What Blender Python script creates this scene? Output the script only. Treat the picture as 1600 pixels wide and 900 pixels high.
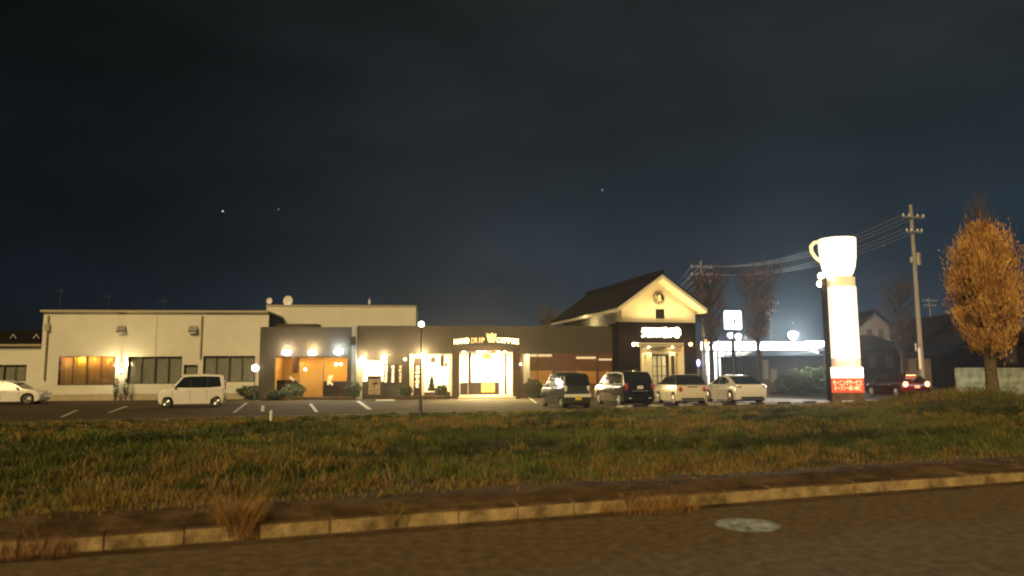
import bpy, bmesh, math, random
import numpy as np
from mathutils import Vector, Matrix
random.seed(7); RNG = np.random.default_rng(7)
R = math.radians
C = bpy.context.scene.collection
for o in list(bpy.data.objects): bpy.data.objects.remove(o)
SC = bpy.context.scene

# ------------------------------------------------------------------ camera
F = 1160.0; EYE = 1.4; LOT = -0.25
TH = math.atan(136 / F); RO = R(0.3)
fwd = Vector((0, math.cos(TH), math.sin(TH))); r0 = Vector((1, 0, 0)); u0 = Vector((0, -math.sin(TH), math.cos(TH)))
rt = r0 * math.cos(RO) - u0 * math.sin(RO); up = u0 * math.cos(RO) + r0 * math.sin(RO)
cd = bpy.data.cameras.new('camera'); cam = bpy.data.objects.new('camera', cd); C.objects.link(cam)
M = Matrix.Identity(4)
for i in range(3):
    M[i][0] = rt[i]; M[i][1] = up[i]; M[i][2] = -fwd[i]
M[0][3] = 0; M[1][3] = 0; M[2][3] = EYE
cam.matrix_world = M
cd.sensor_width = 36; cd.lens = 36 * F / 1600; cd.clip_start = 0.1; cd.clip_end = 5000
cd.dof.use_dof = True; cd.dof.focus_distance = 20.0; cd.dof.aperture_fstop = cd.lens / 1000 / 0.035
SC.camera = cam

# ------------------------------------------------------------------ night sky
w = bpy.data.worlds.new('World'); SC.world = w; w.use_nodes = True
nt = w.node_tree; N = nt.nodes; L = nt.links
for n in list(N): N.remove(n)
out = N.new('ShaderNodeOutputWorld'); bg = N.new('ShaderNodeBackground'); L.new(bg.outputs[0], out.inputs[0])
tc = N.new('ShaderNodeTexCoord'); sep = N.new('ShaderNodeSeparateXYZ'); L.new(tc.outputs['Generated'], sep.inputs[0])
ra = N.new('ShaderNodeValToRGB'); L.new(sep.outputs['Z'], ra.inputs[0])
cr = ra.color_ramp
cr.elements[0].position = 0.0; cr.elements[0].color = (.023, .034, .050, 1)
cr.elements[1].position = 0.62; cr.elements[1].color = (.0135, .0172, .0165, 1)
for p, c in ((.06, (.0205, .0325, .0480)), (.14, (.0155, .0255, .0370)), (.24, (.0135, .0205, .0265)), (.36, (.0140, .0185, .0210))):
    e = cr.elements.new(p); e.color = (*c, 1)
mr = N.new('ShaderNodeMapRange'); L.new(sep.outputs['X'], mr.inputs[0]); mr.interpolation_type = 'SMOOTHSTEP'
mr.inputs[1].default_value = -.62; mr.inputs[2].default_value = .18; mr.inputs[3].default_value = .28; mr.inputs[4].default_value = 1.08
no = N.new('ShaderNodeTexNoise'); no.inputs['Scale'].default_value = 3.2; no.inputs['Detail'].default_value = 5; no.inputs['Roughness'].default_value = .55
mp = N.new('ShaderNodeMapping'); mp.inputs['Scale'].default_value = (1, 1, 2.6); L.new(tc.outputs['Generated'], mp.inputs[0]); L.new(mp.outputs[0], no.inputs['Vector'])
m2 = N.new('ShaderNodeMapRange'); L.new(no.outputs[0], m2.inputs[0]); m2.inputs[1].default_value = .3; m2.inputs[2].default_value = .7; m2.inputs[3].default_value = .74; m2.inputs[4].default_value = 1.32
mu = N.new('ShaderNodeMath'); mu.operation = 'MULTIPLY'; L.new(mr.outputs[0], mu.inputs[0]); L.new(m2.outputs[0], mu.inputs[1])
L.new(ra.outputs[0], bg.inputs[0]); L.new(mu.outputs[0], bg.inputs[1])

# warm street light spill as one soft low source behind the camera
sd = bpy.data.lights.new('street_glow', 'SUN'); sun = bpy.data.objects.new('street_glow', sd); C.objects.link(sun)
sd.energy = 2.95; sd.angle = R(25); sd.color = (1, .74, .35)
sun.rotation_euler = Vector((0.30, 1.0, -0.66)).to_track_quat('-Z', 'Y').to_euler()

SC.view_settings.view_transform = 'Standard'; SC.view_settings.look = 'None'
SC.view_settings.exposure = 0; SC.view_settings.gamma = 1
SC.render.engine = 'CYCLES'; SC.cycles.use_denoising = True
SC.cycles.max_bounces = 6; SC.cycles.diffuse_bounces = 3; SC.cycles.sample_clamp_indirect = 4
SC.cycles.caustics_reflective = False; SC.cycles.caustics_refractive = False
SC.cycles.filter_width = 2.0

# ------------------------------------------------------------------ pixel -> world helpers
def ray(px, py): return fwd + rt * ((px - 800) / F) + up * ((450 - py) / F)
def at(px, py, Y):
    d = ray(px, py); return Vector((0, 0, EYE)) + d * (Y / d.y)
def gnd(px, py, z=LOT):
    d = ray(px, py); return Vector((0, 0, EYE)) + d * ((z - EYE) / d.z)
class Facade:
    """vertical plane through pixel column px at depth Y, receding to the right by h degrees"""
    def __init__(s, px, Y, h):
        s.h = R(h); p = at(px, 586, Y); s.o = Vector((p.x, p.y, LOT))
        s.u = Vector((math.cos(s.h), math.sin(s.h), 0)); s.n = Vector((-math.sin(s.h), math.cos(s.h), 0))
    def uz(s, px, py, d=0):
        r = ray(px, py); c = Vector((0, 0, EYE)); t = ((s.o + s.n * d) - c).dot(s.n) / r.dot(s.n)
        p = c + r * t; q = p - s.o; return q.dot(s.u), q.z
    def rc(s, x0, y0, x1, y1, d=0):
        ym = (y0 + y1) / 2; xm = (x0 + x1) / 2
        return s.uz(x0, ym, d)[0], s.uz(xm, y1, d)[1], s.uz(x1, ym, d)[0], s.uz(xm, y0, d)[1]
    def w(s, u, d, z): return s.o + s.u * u + s.n * d + Vector((0, 0, z))
    def root(s, name, label, cat, group=None): return thing(name, label, cat, s.o, s.h, group)
# ------------------------------------------------------------------ materials
def mat(name, col, rough=.6, metal=0, var=.25, scale=3, bump=0, col2=None, emit=None, es=0, spec=.5, coat=0, detail=5, bscale=None):
    m = bpy.data.materials.new(name); m.use_nodes = True; t = m.node_tree; b = t.nodes['Principled BSDF']
    b.inputs['Roughness'].default_value = rough; b.inputs['Metallic'].default_value = metal
    b.inputs['Specular IOR Level'].default_value = spec; b.inputs['Coat Weight'].default_value = coat
    if emit:
        b.inputs['Emission Color'].default_value = (*emit, 1); b.inputs['Emission Strength'].default_value = es
    c2 = col2 or tuple(c * (1 - var) for c in col)
    tcn = t.nodes.new('ShaderNodeTexCoord'); nz = t.nodes.new('ShaderNodeTexNoise'); rp = t.nodes.new('ShaderNodeValToRGB')
    nz.inputs['Scale'].default_value = scale; nz.inputs['Detail'].default_value = detail; nz.inputs['Roughness'].default_value = .6
    t.links.new(tcn.outputs['Object'], nz.inputs['Vector']); t.links.new(nz.outputs[0], rp.inputs[0])
    rp.color_ramp.elements[0].position = .35; rp.color_ramp.elements[0].color = (*c2, 1)
    rp.color_ramp.elements[1].position = .65; rp.color_ramp.elements[1].color = (*col, 1)
    t.links.new(rp.outputs[0], b.inputs['Base Color'])
    if bump:
        n2 = t.nodes.new('ShaderNodeTexNoise'); n2.inputs['Scale'].default_value = bscale or scale * 8; n2.inputs['Detail'].default_value = 4
        t.links.new(tcn.outputs['Object'], n2.inputs['Vector'])
        bp = t.nodes.new('ShaderNodeBump'); bp.inputs['Strength'].default_value = bump; bp.inputs['Distance'].default_value = .03
        t.links.new(n2.outputs[0], bp.inputs['Height']); t.links.new(bp.outputs[0], b.inputs['Normal'])
    return m
def sheer(name, col):
    m = bpy.data.materials.new(name); m.use_nodes = True; t = m.node_tree; t.nodes.remove(t.nodes['Principled BSDF']); a = t.nodes.new('ShaderNodeBsdfDiffuse'); b = t.nodes.new('ShaderNodeBsdfTranslucent'); x = t.nodes.new('ShaderNodeMixShader'); x.inputs[0].default_value = .5
    a.inputs[0].default_value = (*col, 1); b.inputs[0].default_value = (*[min(1, c * 1.6) for c in col], 1); t.links.new(a.outputs[0], x.inputs[1]); t.links.new(b.outputs[0], x.inputs[2]); t.links.new(x.outputs[0], t.nodes['Material Output'].inputs[0]); return m
def planks(name, c1, c2, rough=.5, width=.2, axis='x'):
    m = mat(name, c1, rough, col2=c2, scale=2); t = m.node_tree; b = t.nodes['Principled BSDF']
    tcn = t.nodes.new('ShaderNodeTexCoord'); wv = t.nodes.new('ShaderNodeTexWave'); wv.bands_direction = axis.upper()
    wv.wave_profile = 'SAW'; wv.inputs['Scale'].default_value = 1 / width / 3.1416 / 2 * 3.14; wv.inputs['Distortion'].default_value = 0
    t.links.new(tcn.outputs['Object'], wv.inputs['Vector'])
    rp = t.nodes.new('ShaderNodeValToRGB'); rp.color_ramp.elements[0].color = (.35, .35, .35, 1); rp.color_ramp.elements[1].position = .12; rp.color_ramp.elements[1].color = (1, 1, 1, 1)
    t.links.new(wv.outputs[0], rp.inputs[0])
    mx = t.nodes.new('ShaderNodeMix'); mx.data_type = 'RGBA'; mx.blend_type = 'MULTIPLY'; mx.inputs[0].default_value = 1
    src = b.inputs['Base Color'].links[0].from_socket
    t.links.new(src, mx.inputs[6]); t.links.new(rp.outputs[0], mx.inputs[7]); t.links.new(mx.outputs[2], b.inputs['Base Color'])
    return m
def emis(name, col, st):
    m = bpy.data.materials.new(name); m.use_nodes = True; t = m.node_tree
    b = t.nodes['Principled BSDF']; b.inputs['Base Color'].default_value = (*[min(.8, c * .8) for c in col], 1)
    b.inputs['Emission Color'].default_value = (*col, 1); b.inputs['Emission Strength'].default_value = st
    return m
def glassm(name, col, alpha, rough=.03):
    m = bpy.data.materials.new(name); m.use_nodes = True; t = m.node_tree; t.nodes.remove(t.nodes['Principled BSDF'])
    o = t.nodes['Material Output']; tr = t.nodes.new('ShaderNodeBsdfTransparent'); gl = t.nodes.new('ShaderNodeBsdfGlossy'); mx = t.nodes.new('ShaderNodeMixShader')
    fr = t.nodes.new('ShaderNodeFresnel'); fr.inputs[0].default_value = 1.45
    tr.inputs[0].default_value = (*col, 1); gl.inputs[1].default_value = rough
    t.links.new(fr.outputs[0], mx.inputs[0]); t.links.new(tr.outputs[0], mx.inputs[1]); t.links.new(gl.outputs[0], mx.inputs[2]); t.links.new(mx.outputs[0], o.inputs[0])
    return m
MT = {}
def build_mats():
    d = MT
    d['road'] = mat('asphalt road', (.185, .130, .072), .9, spec=.1, col2=(.095, .065, .036), scale=9, bump=.22, bscale=90, detail=9)
    d['lot'] = mat('asphalt lot', (.098, .070, .040), .95, spec=.06, var=.35, scale=.5, bump=.4, bscale=30, detail=8)
    d['earth'] = mat('bare earth', (.075, .055, .03), .95, var=.5, scale=1.2, bump=.6)
    d['far'] = mat('far ground', (.03, .03, .028), .95, var=.5, scale=.1)
    d['kerb'] = mat('kerb concrete', (.50, .36, .17), .85, spec=.1, col2=(.15, .10, .045), scale=4.2, bump=.5, detail=8)
    d['oldkerb'] = mat('dirty concrete', (.135, .085, .042), .9, spec=.1, col2=(.05, .030, .014), scale=3, bump=.6)
    d['line'] = mat('road paint', (.66, .64, .55), .6, col2=(.22, .20, .16), scale=5)
    d['pave'] = mat('pavement slabs', (.38, .30, .22), .85, var=.3, scale=1.5, bump=.3)
    d['stucco'] = mat('cream stucco', (.66, .62, .50), .85, var=.10, scale=.7, bump=.2)
    d['stucco2'] = mat('white render', (.72, .64, .46), .8, var=.08, scale=.8, bump=.15)
    d['cap'] = mat('roof cap', (.42, .34, .22), .6, var=.2)
    d['dark'] = mat('dark brown render', (.076, .062, .045), .9, spec=.12, var=.2, scale=.6, bump=.15)
    d['darkbox'] = mat('dark timber wall', (.012, .008, .006), .8, spec=.1, var=.3, scale=2)
    d['wood'] = planks('red brown cladding', (.15, .055, .022), (.10, .036, .015), .55, .3)
    d['wood2'] = mat('brown timber', (.060, .026, .012), .5, var=.4, scale=4)
    d['roof'] = mat('dark roof tiles', (.014, .010, .009), .8, spec=.15, var=.4, scale=3, bump=.4)
    d['frame'] = mat('bronze window frame', (.10, .085, .06), .45, metal=.3)
    d['curtain'] = mat('drawn curtain', (.46, .41, .33), .8, var=.20, scale=2.5)
    d['pane'] = glassm('window glass', (.93, .95, .93), 0)
    d['metal'] = mat('galvanised metal', (.42, .40, .36), .5, metal=.6, var=.25)
    d['dmetal'] = mat('dark metal', (.03, .028, .026), .45, metal=.3)
    d['conc'] = mat('pole concrete', (.30, .28, .25), .85, var=.2, scale=2)
    d['pipe'] = mat('drain pipe', (.40, .34, .22), .6)
    d['white'] = mat('white paint', (.78, .76, .70), .5, var=.06)
    d['cream'] = mat('cream paint', (.74, .66, .44), .6, var=.08)
    d['room'] = mat('warm room paint', (.74, .42, .11), .8, var=.12, scale=.8)
    d['roomw'] = mat('white room paint', (.85, .80, .66), .8, var=.06)
    d['floorw'] = mat('room floor', (.30, .14, .06), .5, var=.2)
    d['blind'] = planks('brown roller blind', (.34, .15, .04), (.26, .10, .028), .8, .6)
    d['tyre'] = mat('tyre rubber', (.012, .012, .012), .85, var=.2)
    d['rim'] = mat('alloy rim', (.62, .60, .56), .3, metal=.8, var=.1)
    d['carglass'] = mat('car glass', (.012, .014, .016), .04, spec=.9, var=.1)
    d['under'] = mat('underbody plastic', (.012, .011, .010), .8)
    d['pearl'] = mat('pearl white car paint', (.80, .75, .66), .28, coat=.8, var=.02)
    d['beige'] = mat('cream car paint', (.66, .60, .46), .28, coat=.8, var=.02)
    d['silverw'] = mat('white car paint', (.74, .71, .65), .22, coat=1, var=.02)
    d['greenb'] = mat('dark green car paint', (.035, .042, .034), .22, coat=1, var=.02)
    d['black'] = mat('black car paint', (.008, .008, .012), .15, coat=1, var=.02)
    d['red'] = mat('red car paint', (.035, .003, .003), .25, coat=1, var=.02)
    d['lensr'] = mat('red lens', (.42, .03, .015), .15, coat=1, var=.2)
    d['lensc'] = mat('clear lens', (.75, .72, .68), .12, coat=1, var=.2)
    d['lenson'] = emis('lit tail lamp', (1, .16, .05), 14)
    d['platey'] = mat('yellow plate', (.72, .52, .06), .5, var=.03)
    d['platew'] = mat('white plate', (.66, .66, .60), .5, var=.03)
    d['bush'] = mat('bush leaves', (.085, .095, .025), .7, col2=(.03, .045, .012), scale=6)
    d['bark'] = mat('bark', (.17, .115, .06), .9, var=.5, scale=8, bump=.7)
    d['barkd'] = mat('dark bark', (.05, .035, .025), .9, var=.4, scale=8)
    d['gink'] = mat('ginkgo leaves', (.80, .46, .14), .7, spec=.1, col2=(.42, .20, .055), scale=1.6, detail=9)
    d['rust'] = mat('rust leaves', (.19, .085, .04), .8, col2=(.08, .035, .018), scale=1)
    d['iron'] = mat('manhole iron', (.58, .62, .62), .5, metal=.2, col2=(.13, .14, .14), scale=9, bump=.6)
    d['aerial'] = mat('weathered aerial', (.10, .10, .09), .6)
    d['sheer'] = sheer('sheer curtain', (.34, .27, .18))
    d['wire'] = mat('cable', (.20, .20, .22), .5)
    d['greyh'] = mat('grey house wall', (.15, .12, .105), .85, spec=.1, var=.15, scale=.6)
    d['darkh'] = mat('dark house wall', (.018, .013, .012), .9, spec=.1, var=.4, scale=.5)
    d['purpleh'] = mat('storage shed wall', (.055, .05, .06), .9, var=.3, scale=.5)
    d['gwall'] = mat('pale guard wall', (.36, .39, .32), .8, col2=(.12, .14, .11), scale=2.2)
    d['board'] = mat('menu board paper', (.50, .38, .24), .8, col2=(.32, .22, .13), scale=3)
    d['ink'] = mat('dark ink', (.03, .02, .015), .8)
build_mats()
E = dict(
    warm=emis('warm lamp', (1, .74, .36), 30), white=emis('white lamp', (1, .96, .86), 40), cool=emis('cool lamp', (.80, .95, 1), 40),
    globe=emis('globe lamp', (1, .86, .62), 12), letter=emis('lit letters', (1, .80, .44), 4.0), letterdim=emis('dim letters', (.85, .58, .24), .55),
    signw=emis('blown sign letters', (1, .88, .62), 8), cup=emis('lit cup sign', (1, .87, .60), 1.9), cuph=emis('lit cup handle', (1, .83, .42), .85),
    column=emis('lit column', (1, .80, .62), 1.22), colp=emis('lit column foot', (.80, .50, .32), .5), capc=emis('lit cap', (.9, .72, .38), .55),
    band=emis('lit white band', (1, .88, .72), 1.25), redb=emis('lit red panel', (.62, .06, .018), .62), redt=emis('red panel writing', (1, .66, .36), 1.5),
    store=emis('store fascia', (1, .96, .98), 4.0), storev=emis('store window', (.75, .9, 1), .14), blue=emis('blue lamp', (.35, .35, 1), 6),
    orange=emis('orange lamp', (1, .50, .14), 12), star=emis('star light', (.9, .92, 1), .9), tail=emis('lit tail', (1, .30, .12), 9), yel=emis('lit lampshade', (1, .55, .05), 1.5),
    vert=emis('lit vertical writing', (1, .84, .48), 2.2), vertd=emis('dim vertical writing', (.95, .72, .36), .75), cab=emis('lit cabinet', (1, .62, .15), .75))

# ------------------------------------------------------------------ mesh helpers
class MB:
    def __init__(s): s.v = []; s.f = []
    def add(s, vs, fs):
        b = len(s.v); s.v += [tuple(v) for v in vs]; s.f += [tuple(i + b for i in f) for f in fs]; return s
    def box(s, x0, y0, z0, x1, y1, z1):
        return s.add([(x0, y0, z0), (x1, y0, z0), (x1, y1, z0), (x0, y1, z0), (x0, y0, z1), (x1, y0, z1), (x1, y1, z1), (x0, y1, z1)],
                     [(0, 3, 2, 1), (4, 5, 6, 7), (0, 1, 5, 4), (1, 2, 6, 5), (2, 3, 7, 6), (3, 0, 4, 7)])
    def prism(s, poly, a, b, axis='y'):
        n = len(poly)
        def P(p, t): return (p[0], t, p[1]) if axis == 'y' else ((t, p[0], p[1]) if axis == 'x' else (p[0], p[1], t))
        return s.add([P(p, a) for p in poly] + [P(p, b) for p in poly],
                     [tuple(range(n)), tuple(range(2 * n - 1, n - 1, -1))] + [(i, i + n, (i + 1) % n + n, (i + 1) % n) for i in range(n)])
    def tube(s, p, q, r0, r1=None, n=8):
        r1 = r0 if r1 is None else r1; p = Vector(p); q = Vector(q); d = (q - p).normalized()
        a = d.orthogonal().normalized(); b = d.cross(a)
        V = [c + (a * math.cos(2 * math.pi * i / n) + b * math.sin(2 * math.pi * i / n)) * r for c, r in ((p, r0), (q, r1)) for i in range(n)]
        return s.add(V, [(i, (i + 1) % n, (i + 1) % n + n, i + n) for i in range(n)] + [tuple(range(n))[::-1], tuple(range(n, 2 * n))])
    def lathe(s, prof, c=(0, 0, 0), n=24, axis='z', close=True):
        c = Vector(c); V = []
        for r, h in prof:
            for i in range(n):
                t = 2 * math.pi * i / n; x, y = r * math.cos(t), r * math.sin(t)
                V.append(c + Vector({'z': (x, y, h), 'y': (x, h, y), 'x': (h, x, y)}[axis]))
        m = len(prof); fs = [(k * n + i, k * n + (i + 1) % n, (k + 1) * n + (i + 1) % n, (k + 1) * n + i) for k in range(m - 1) for i in range(n)]
        if close: fs += [tuple(range(n))[::-1], tuple(range((m - 1) * n, m * n))]
        return s.add(V, fs)
    def ball(s, c, r, n=14, sx=1, sy=1, sz=1):
        c = Vector(c); pr = []
        V = []; k = n // 2
        for j in range(1, k):
            t = math.pi * j / k
            for i in range(n):
                a = 2 * math.pi * i / n; V.append(c + Vector((r * sx * math.sin(t) * math.cos(a), r * sy * math.sin(t) * math.sin(a), r * sz * math.cos(t))))
        b = len(V); V += [c + Vector((0, 0, r * sz)), c - Vector((0, 0, r * sz))]
        fs = [(j * n + i, (j + 1) * n + i, (j + 1) * n + (i + 1) % n, j * n + (i + 1) % n) for j in range(k - 2) for i in range(n)]
        fs += [(b, i, (i + 1) % n) for i in range(n)] + [(b + 1, (k - 2) * n + (i + 1) % n, (k - 2) * n + i) for i in range(n)]
        return s.add(V, fs)
    def build(s, name, m, parent=None, smooth=False, bevel=0, fix=True):
        me = bpy.data.meshes.new(name); me.from_pydata(s.v, [], s.f)
        if fix:
            bm = bmesh.new(); bm.from_mesh(me); bmesh.ops.recalc_face_normals(bm, faces=bm.faces); bm.to_mesh(me); bm.free()
        me.materials.append(MT[m] if isinstance(m, str) else m)
        if smooth: me.shade_smooth(); me.set_sharp_from_angle(angle=R(38))
        o = bpy.data.objects.new(name, me); C.objects.link(o); o.parent = parent
        if bevel:
            b = o.modifiers.new('bevel', 'BEVEL'); b.width = bevel; b.segments = 2; b.limit_method = 'ANGLE'
        return o
def thing(name, label, cat, loc=(0, 0, 0), rz=0, group=None):
    o = bpy.data.objects.new(name, None); C.objects.link(o); o.location = loc; o.rotation_euler = (0, 0, rz)
    o['label'] = label; o['category'] = cat
    if group: o['group'] = group
    return o
def tag(o, label, cat=None, group=None, kind=None):
    if label: o['label'] = label
    if cat: o['category'] = cat
    if group: o['group'] = group
    if kind: o['kind'] = kind
    return o
def struct(o): o['kind'] = 'structure'; return o
def light(kind, loc, power, col=(1, .8, .5), size=.2, rot=None, parent=None, sizey=None, name='lamp_or_fill_light', spot=None):
    d = bpy.data.lights.new(name, kind); d.energy = power; d.color = col
    if kind == 'AREA':
        d.size = size
        if sizey: d.shape = 'RECTANGLE'; d.size_y = sizey
    else: d.shadow_soft_size = size
    if spot: d.spot_size = R(spot); d.spot_blend = .6
    o = bpy.data.objects.new(name, d); C.objects.link(o); o.location = loc
    if rot is not None: o.rotation_euler = Vector(rot).to_track_quat('-Z', 'Y').to_euler()
    o.parent = parent; return o
def wall_cells(mb, u0, u1, z0, z1, holes, y0, y1):
    us = sorted({u0, u1, *[h[0] for h in holes], *[h[2] for h in holes]}); zs = sorted({z0, z1, *[h[1] for h in holes], *[h[3] for h in holes]})
    us = [u for u in us if u0 <= u <= u1]; zs = [z for z in zs if z0 <= z <= z1]
    for a, b in zip(us, us[1:]):
        run = None
        for c, d in zip(zs, zs[1:]):
            cu, cz = (a + b) / 2, (c + d) / 2
            hole = any(h[0] < cu < h[2] and h[1] < cz < h[3] for h in holes)
            if not hole:
                run = (run[0], d) if run else (c, d)
            if hole or d == zs[-1]:
                if run: mb.box(a, y0, run[0], b, y1, run[1]); run = None
    return mb
def text_mesh(s, size=1, extrude=.03, offset=0, shear=0, align='CENTER', space=1):
    c = bpy.data.curves.new('t', 'FONT'); c.body = s; c.size = size; c.extrude = extrude; c.offset = offset; c.shear = shear
    c.align_x = align; c.align_y = 'CENTER'; c.resolution_u = 3; c.space_character = space
    o = bpy.data.objects.new('t', c); C.objects.link(o); bpy.context.view_layer.update()
    me = bpy.data.meshes.new_from_object(o.evaluated_get(bpy.context.evaluated_depsgraph_get()))
    bpy.data.objects.remove(o); bpy.data.curves.remove(c)
    return me
def text(s, name, m, parent, loc, width, height, extrude=.03, offset=0, shear=0, rz=0):
    me = text_mesh(s, 1, 0.02, offset, shear)
    co = np.empty(len(me.vertices) * 3, 'f'); me.vertices.foreach_get('co', co); co = co.reshape(-1, 3)
    mn, mx = co.min(0), co.max(0); sc = (width / (mx[0] - mn[0]), height / (mx[1] - mn[1]))
    x = (co[:, 0] - (mn[0] + mx[0]) / 2) * sc[0]; z = (co[:, 1] - (mn[1] + mx[1]) / 2) * sc[1]; y = -co[:, 2] / .02 * extrude
    me.vertices.foreach_set('co', np.stack([x, y, z], 1).astype('f').ravel()); me.update()
    me.materials.clear(); me.materials.append(m)
    for p in me.polygons: p.material_index = 0
    me.name = name; o = bpy.data.objects.new(name, me); C.objects.link(o); o.parent = parent; o.location = loc; o.rotation_euler = (0, 0, rz)
    return o

# ------------------------------------------------------------------ ground, road, verge
HD = R(20); D = Vector((math.cos(HD), math.sin(HD), 0)); NN = Vector((-math.sin(HD), math.cos(HD), 0))
def rs(t, s, z): p = D * t + NN * s; return (p.x, p.y, z)
def strip(name, t0, t1, s0, s1, z, m, nt_=1):
    mb = MB(); mb.add([rs(t0, s0, z), rs(t1, s0, z), rs(t1, s1, z), rs(t0, s1, z)], [(0, 1, 2, 3)])
    return struct(mb.build(name, m))
g = MB(); g.add([(-450, -60, -.5), (450, -60, -.5), (450, 450, -.5), (-450, 450, -.5)], [(0, 1, 2, 3)]); struct(g.build('ground', 'far'))
strip('road', -80, 120, -9, 7.0, 0, 'road')
strip('parking_lot', -90, 33, 31.2, 95, LOT, 'lot')
strip('side_road', 33, 160, 35.0, 95, LOT, 'lot')
strip('pavement', 24, 34, 34.2, 44, LOT + .012, 'pave')

def verge_z(t, s):
    k = min(1, max(0, (s - 7.2) / 24.5)); z = .12 + (LOT + .04 - .12) * k
    z += (.04 * math.sin(t * .9 + s * .6) + .03 * math.sin(t * 2.1 - s)) * min(1, max(.15, (31 - s) / 6))
    b = math.exp(-((t - 29.0) / 3.6) ** 2 - ((s - 23.5) / 3.6) ** 2); z += .55 * b; z += .12 * math.exp(-((t - 37.0) / 5) ** 2 - ((s - 24) / 4) ** 2)
    b2 = 1 / (1 + math.exp(-(t - 35) / 1.5)); z += .20 * b2 * k
    return z
def verge():
    mb = MB(); ts = np.arange(-60, 90.1, 1.0); ss = np.linspace(7.2, 33.0, 42)
    V = []
    for t in ts:
        for s in ss: V.append(rs(t, s, verge_z(t, s)))
    m = len(ss); fs = [(i * m + j, (i + 1) * m + j, (i + 1) * m + j + 1, i * m + j + 1) for i in range(len(ts) - 1) for j in range(m - 1)]
    mb.add(V, fs); return struct(mb.build('verge_ground', 'earth', smooth=True))
verge()
# road kerb: one run of cast stones
kb = MB(); t = -16.0
kpr = [(0, -.05), (0, .115), (.02, .135), (.16, .14), (.16, -.05)]
while t < 60:
    ln = .60 * 1.0
    a = t + .007; b = t + ln - .007; js = random.uniform(-.012, .012); jz = random.uniform(-.008, .008)
    P0 = [rs(a, 7.0 + s + js, z + jz) for s, z in kpr]; P1 = [rs(b, 7.0 + s + js, z + jz) for s, z in kpr]; n = len(kpr)
    kb.add(P0 + P1, [tuple(range(n)), tuple(range(2 * n - 1, n - 1, -1))] + [(i, i + n, (i + 1) % n + n, (i + 1) % n) for i in range(n)])
    t += ln
ko = struct(kb.build('kerb', 'kerb', fix=False)); ko.data.materials.append(MT['oldkerb'])
for p_ in ko.data.polygons:
    if p_.index % 7 in (4, 5, 3): p_.material_index = 1
strip('gutter_dirt', -30, 70, 6.80, 7.0, .004, 'oldkerb')
# weathered edging behind it
ek = MB(); nseg = 150; pr = [(.17, .05), (.18, .155), (.34, .19), (.70, .20), (.96, .17), (1.0, .05)]; V = []
for i in range(nseg + 1):
    tt = -16 + i * .5
    for s, z in pr: V.append(rs(tt, 7.0 + s + random.uniform(-.02, .02), z + (random.uniform(-.025, .025) if z > .06 else 0)))
n = len(pr); ek.add(V, [(i * n + j, (i + 1) * n + j, (i + 1) * n + j + 1, i * n + j + 1) for i in range(nseg) for j in range(n - 1)])
struct(ek.build('edging_kerb', 'oldkerb', smooth=True))

# grass blades (numpy)
def blades(name, pts, hs, ws, tones, lean, mtl, kind='stuff', label=None):
    n = len(pts); ang = RNG.uniform(0, 2 * math.pi, n); la = RNG.uniform(0, 2 * math.pi, n)
    dx = np.cos(ang) * ws; dy = np.sin(ang) * ws; lx = np.cos(la) * lean * hs; ly = np.sin(la) * lean * hs
    P = np.asarray(pts); V = np.empty((n, 5, 3), 'f')
    V[:, 0] = P + np.stack([-dx, -dy, -.03 + 0 * dx], 1); V[:, 1] = P + np.stack([dx, dy, -.03 + 0 * dx], 1)
    V[:, 2] = P + np.stack([dx * .7 + lx * .35, dy * .7 + ly * .35, hs * .55], 1); V[:, 3] = P + np.stack([-dx * .7 + lx * .35, -dy * .7 + ly * .35, hs * .55], 1)
    V[:, 4] = P + np.stack([lx, ly, hs * .95], 1)
    me = bpy.data.meshes.new(name); me.vertices.add(n * 5); me.vertices.foreach_set('co', V.ravel())
    b = np.arange(n)[:, None] * 5; loops = np.concatenate([b + np.array([[0, 1, 2, 3]]), b + np.array([[3, 2, 4]])], 1).ravel()
    me.loops.add(n * 7); me.loops.foreach_set('vertex_index', loops.astype('i'))
    me.polygons.add(n * 2); st = np.stack([np.arange(n) * 7, np.arange(n) * 7 + 4], 1).ravel()
    me.polygons.foreach_set('loop_start', st.astype('i')); me.update(calc_edges=True); me.validate()
    at_ = me.attributes.new('tone', 'FLOAT_COLOR', 'POINT'); col = np.ones((n, 5, 4), 'f'); col[:, :, :3] = np.asarray(tones)[:, None, :]
    at_.data.foreach_set('color', col.ravel())
    me.materials.append(mtl); o = bpy.data.objects.new(name, me); C.objects.link(o); o['kind'] = kind
    if label: o['label'] = label; o['category'] = 'grass'
    return o
def tone_mat(name, rough=.75):
    m = bpy.data.materials.new(name); m.use_nodes = True; t = m.node_tree; b = t.nodes['Principled BSDF']
    a = t.nodes.new('ShaderNodeAttribute'); a.attribute_name = 'tone'; b.inputs['Roughness'].default_value = rough; b.inputs['Specular IOR Level'].default_value = .25
    t.links.new(a.outputs['Color'], b.inputs['Base Color'])
    tl_ = t.nodes.new('ShaderNodeBsdfTranslucent'); mx = t.nodes.new('ShaderNodeMixShader'); mx.inputs[0].default_value = .38; t.links.new(a.outputs['Color'], tl_.inputs[0])
    t.links.new(b.outputs[0], mx.inputs[1]); t.links.new(tl_.outputs[0], mx.inputs[2]); t.links.new(mx.outputs[0], t.nodes['Material Output'].inputs[0]); return m
MT['tone'] = tone_mat('grass blades')
GREEN = np.array([.165, .182, .038]); DGREEN = np.array([.050, .068, .014]); STRAW = np.array([.350, .215, .070]); OLIVE = np.array([.235, .175, .036])
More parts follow.
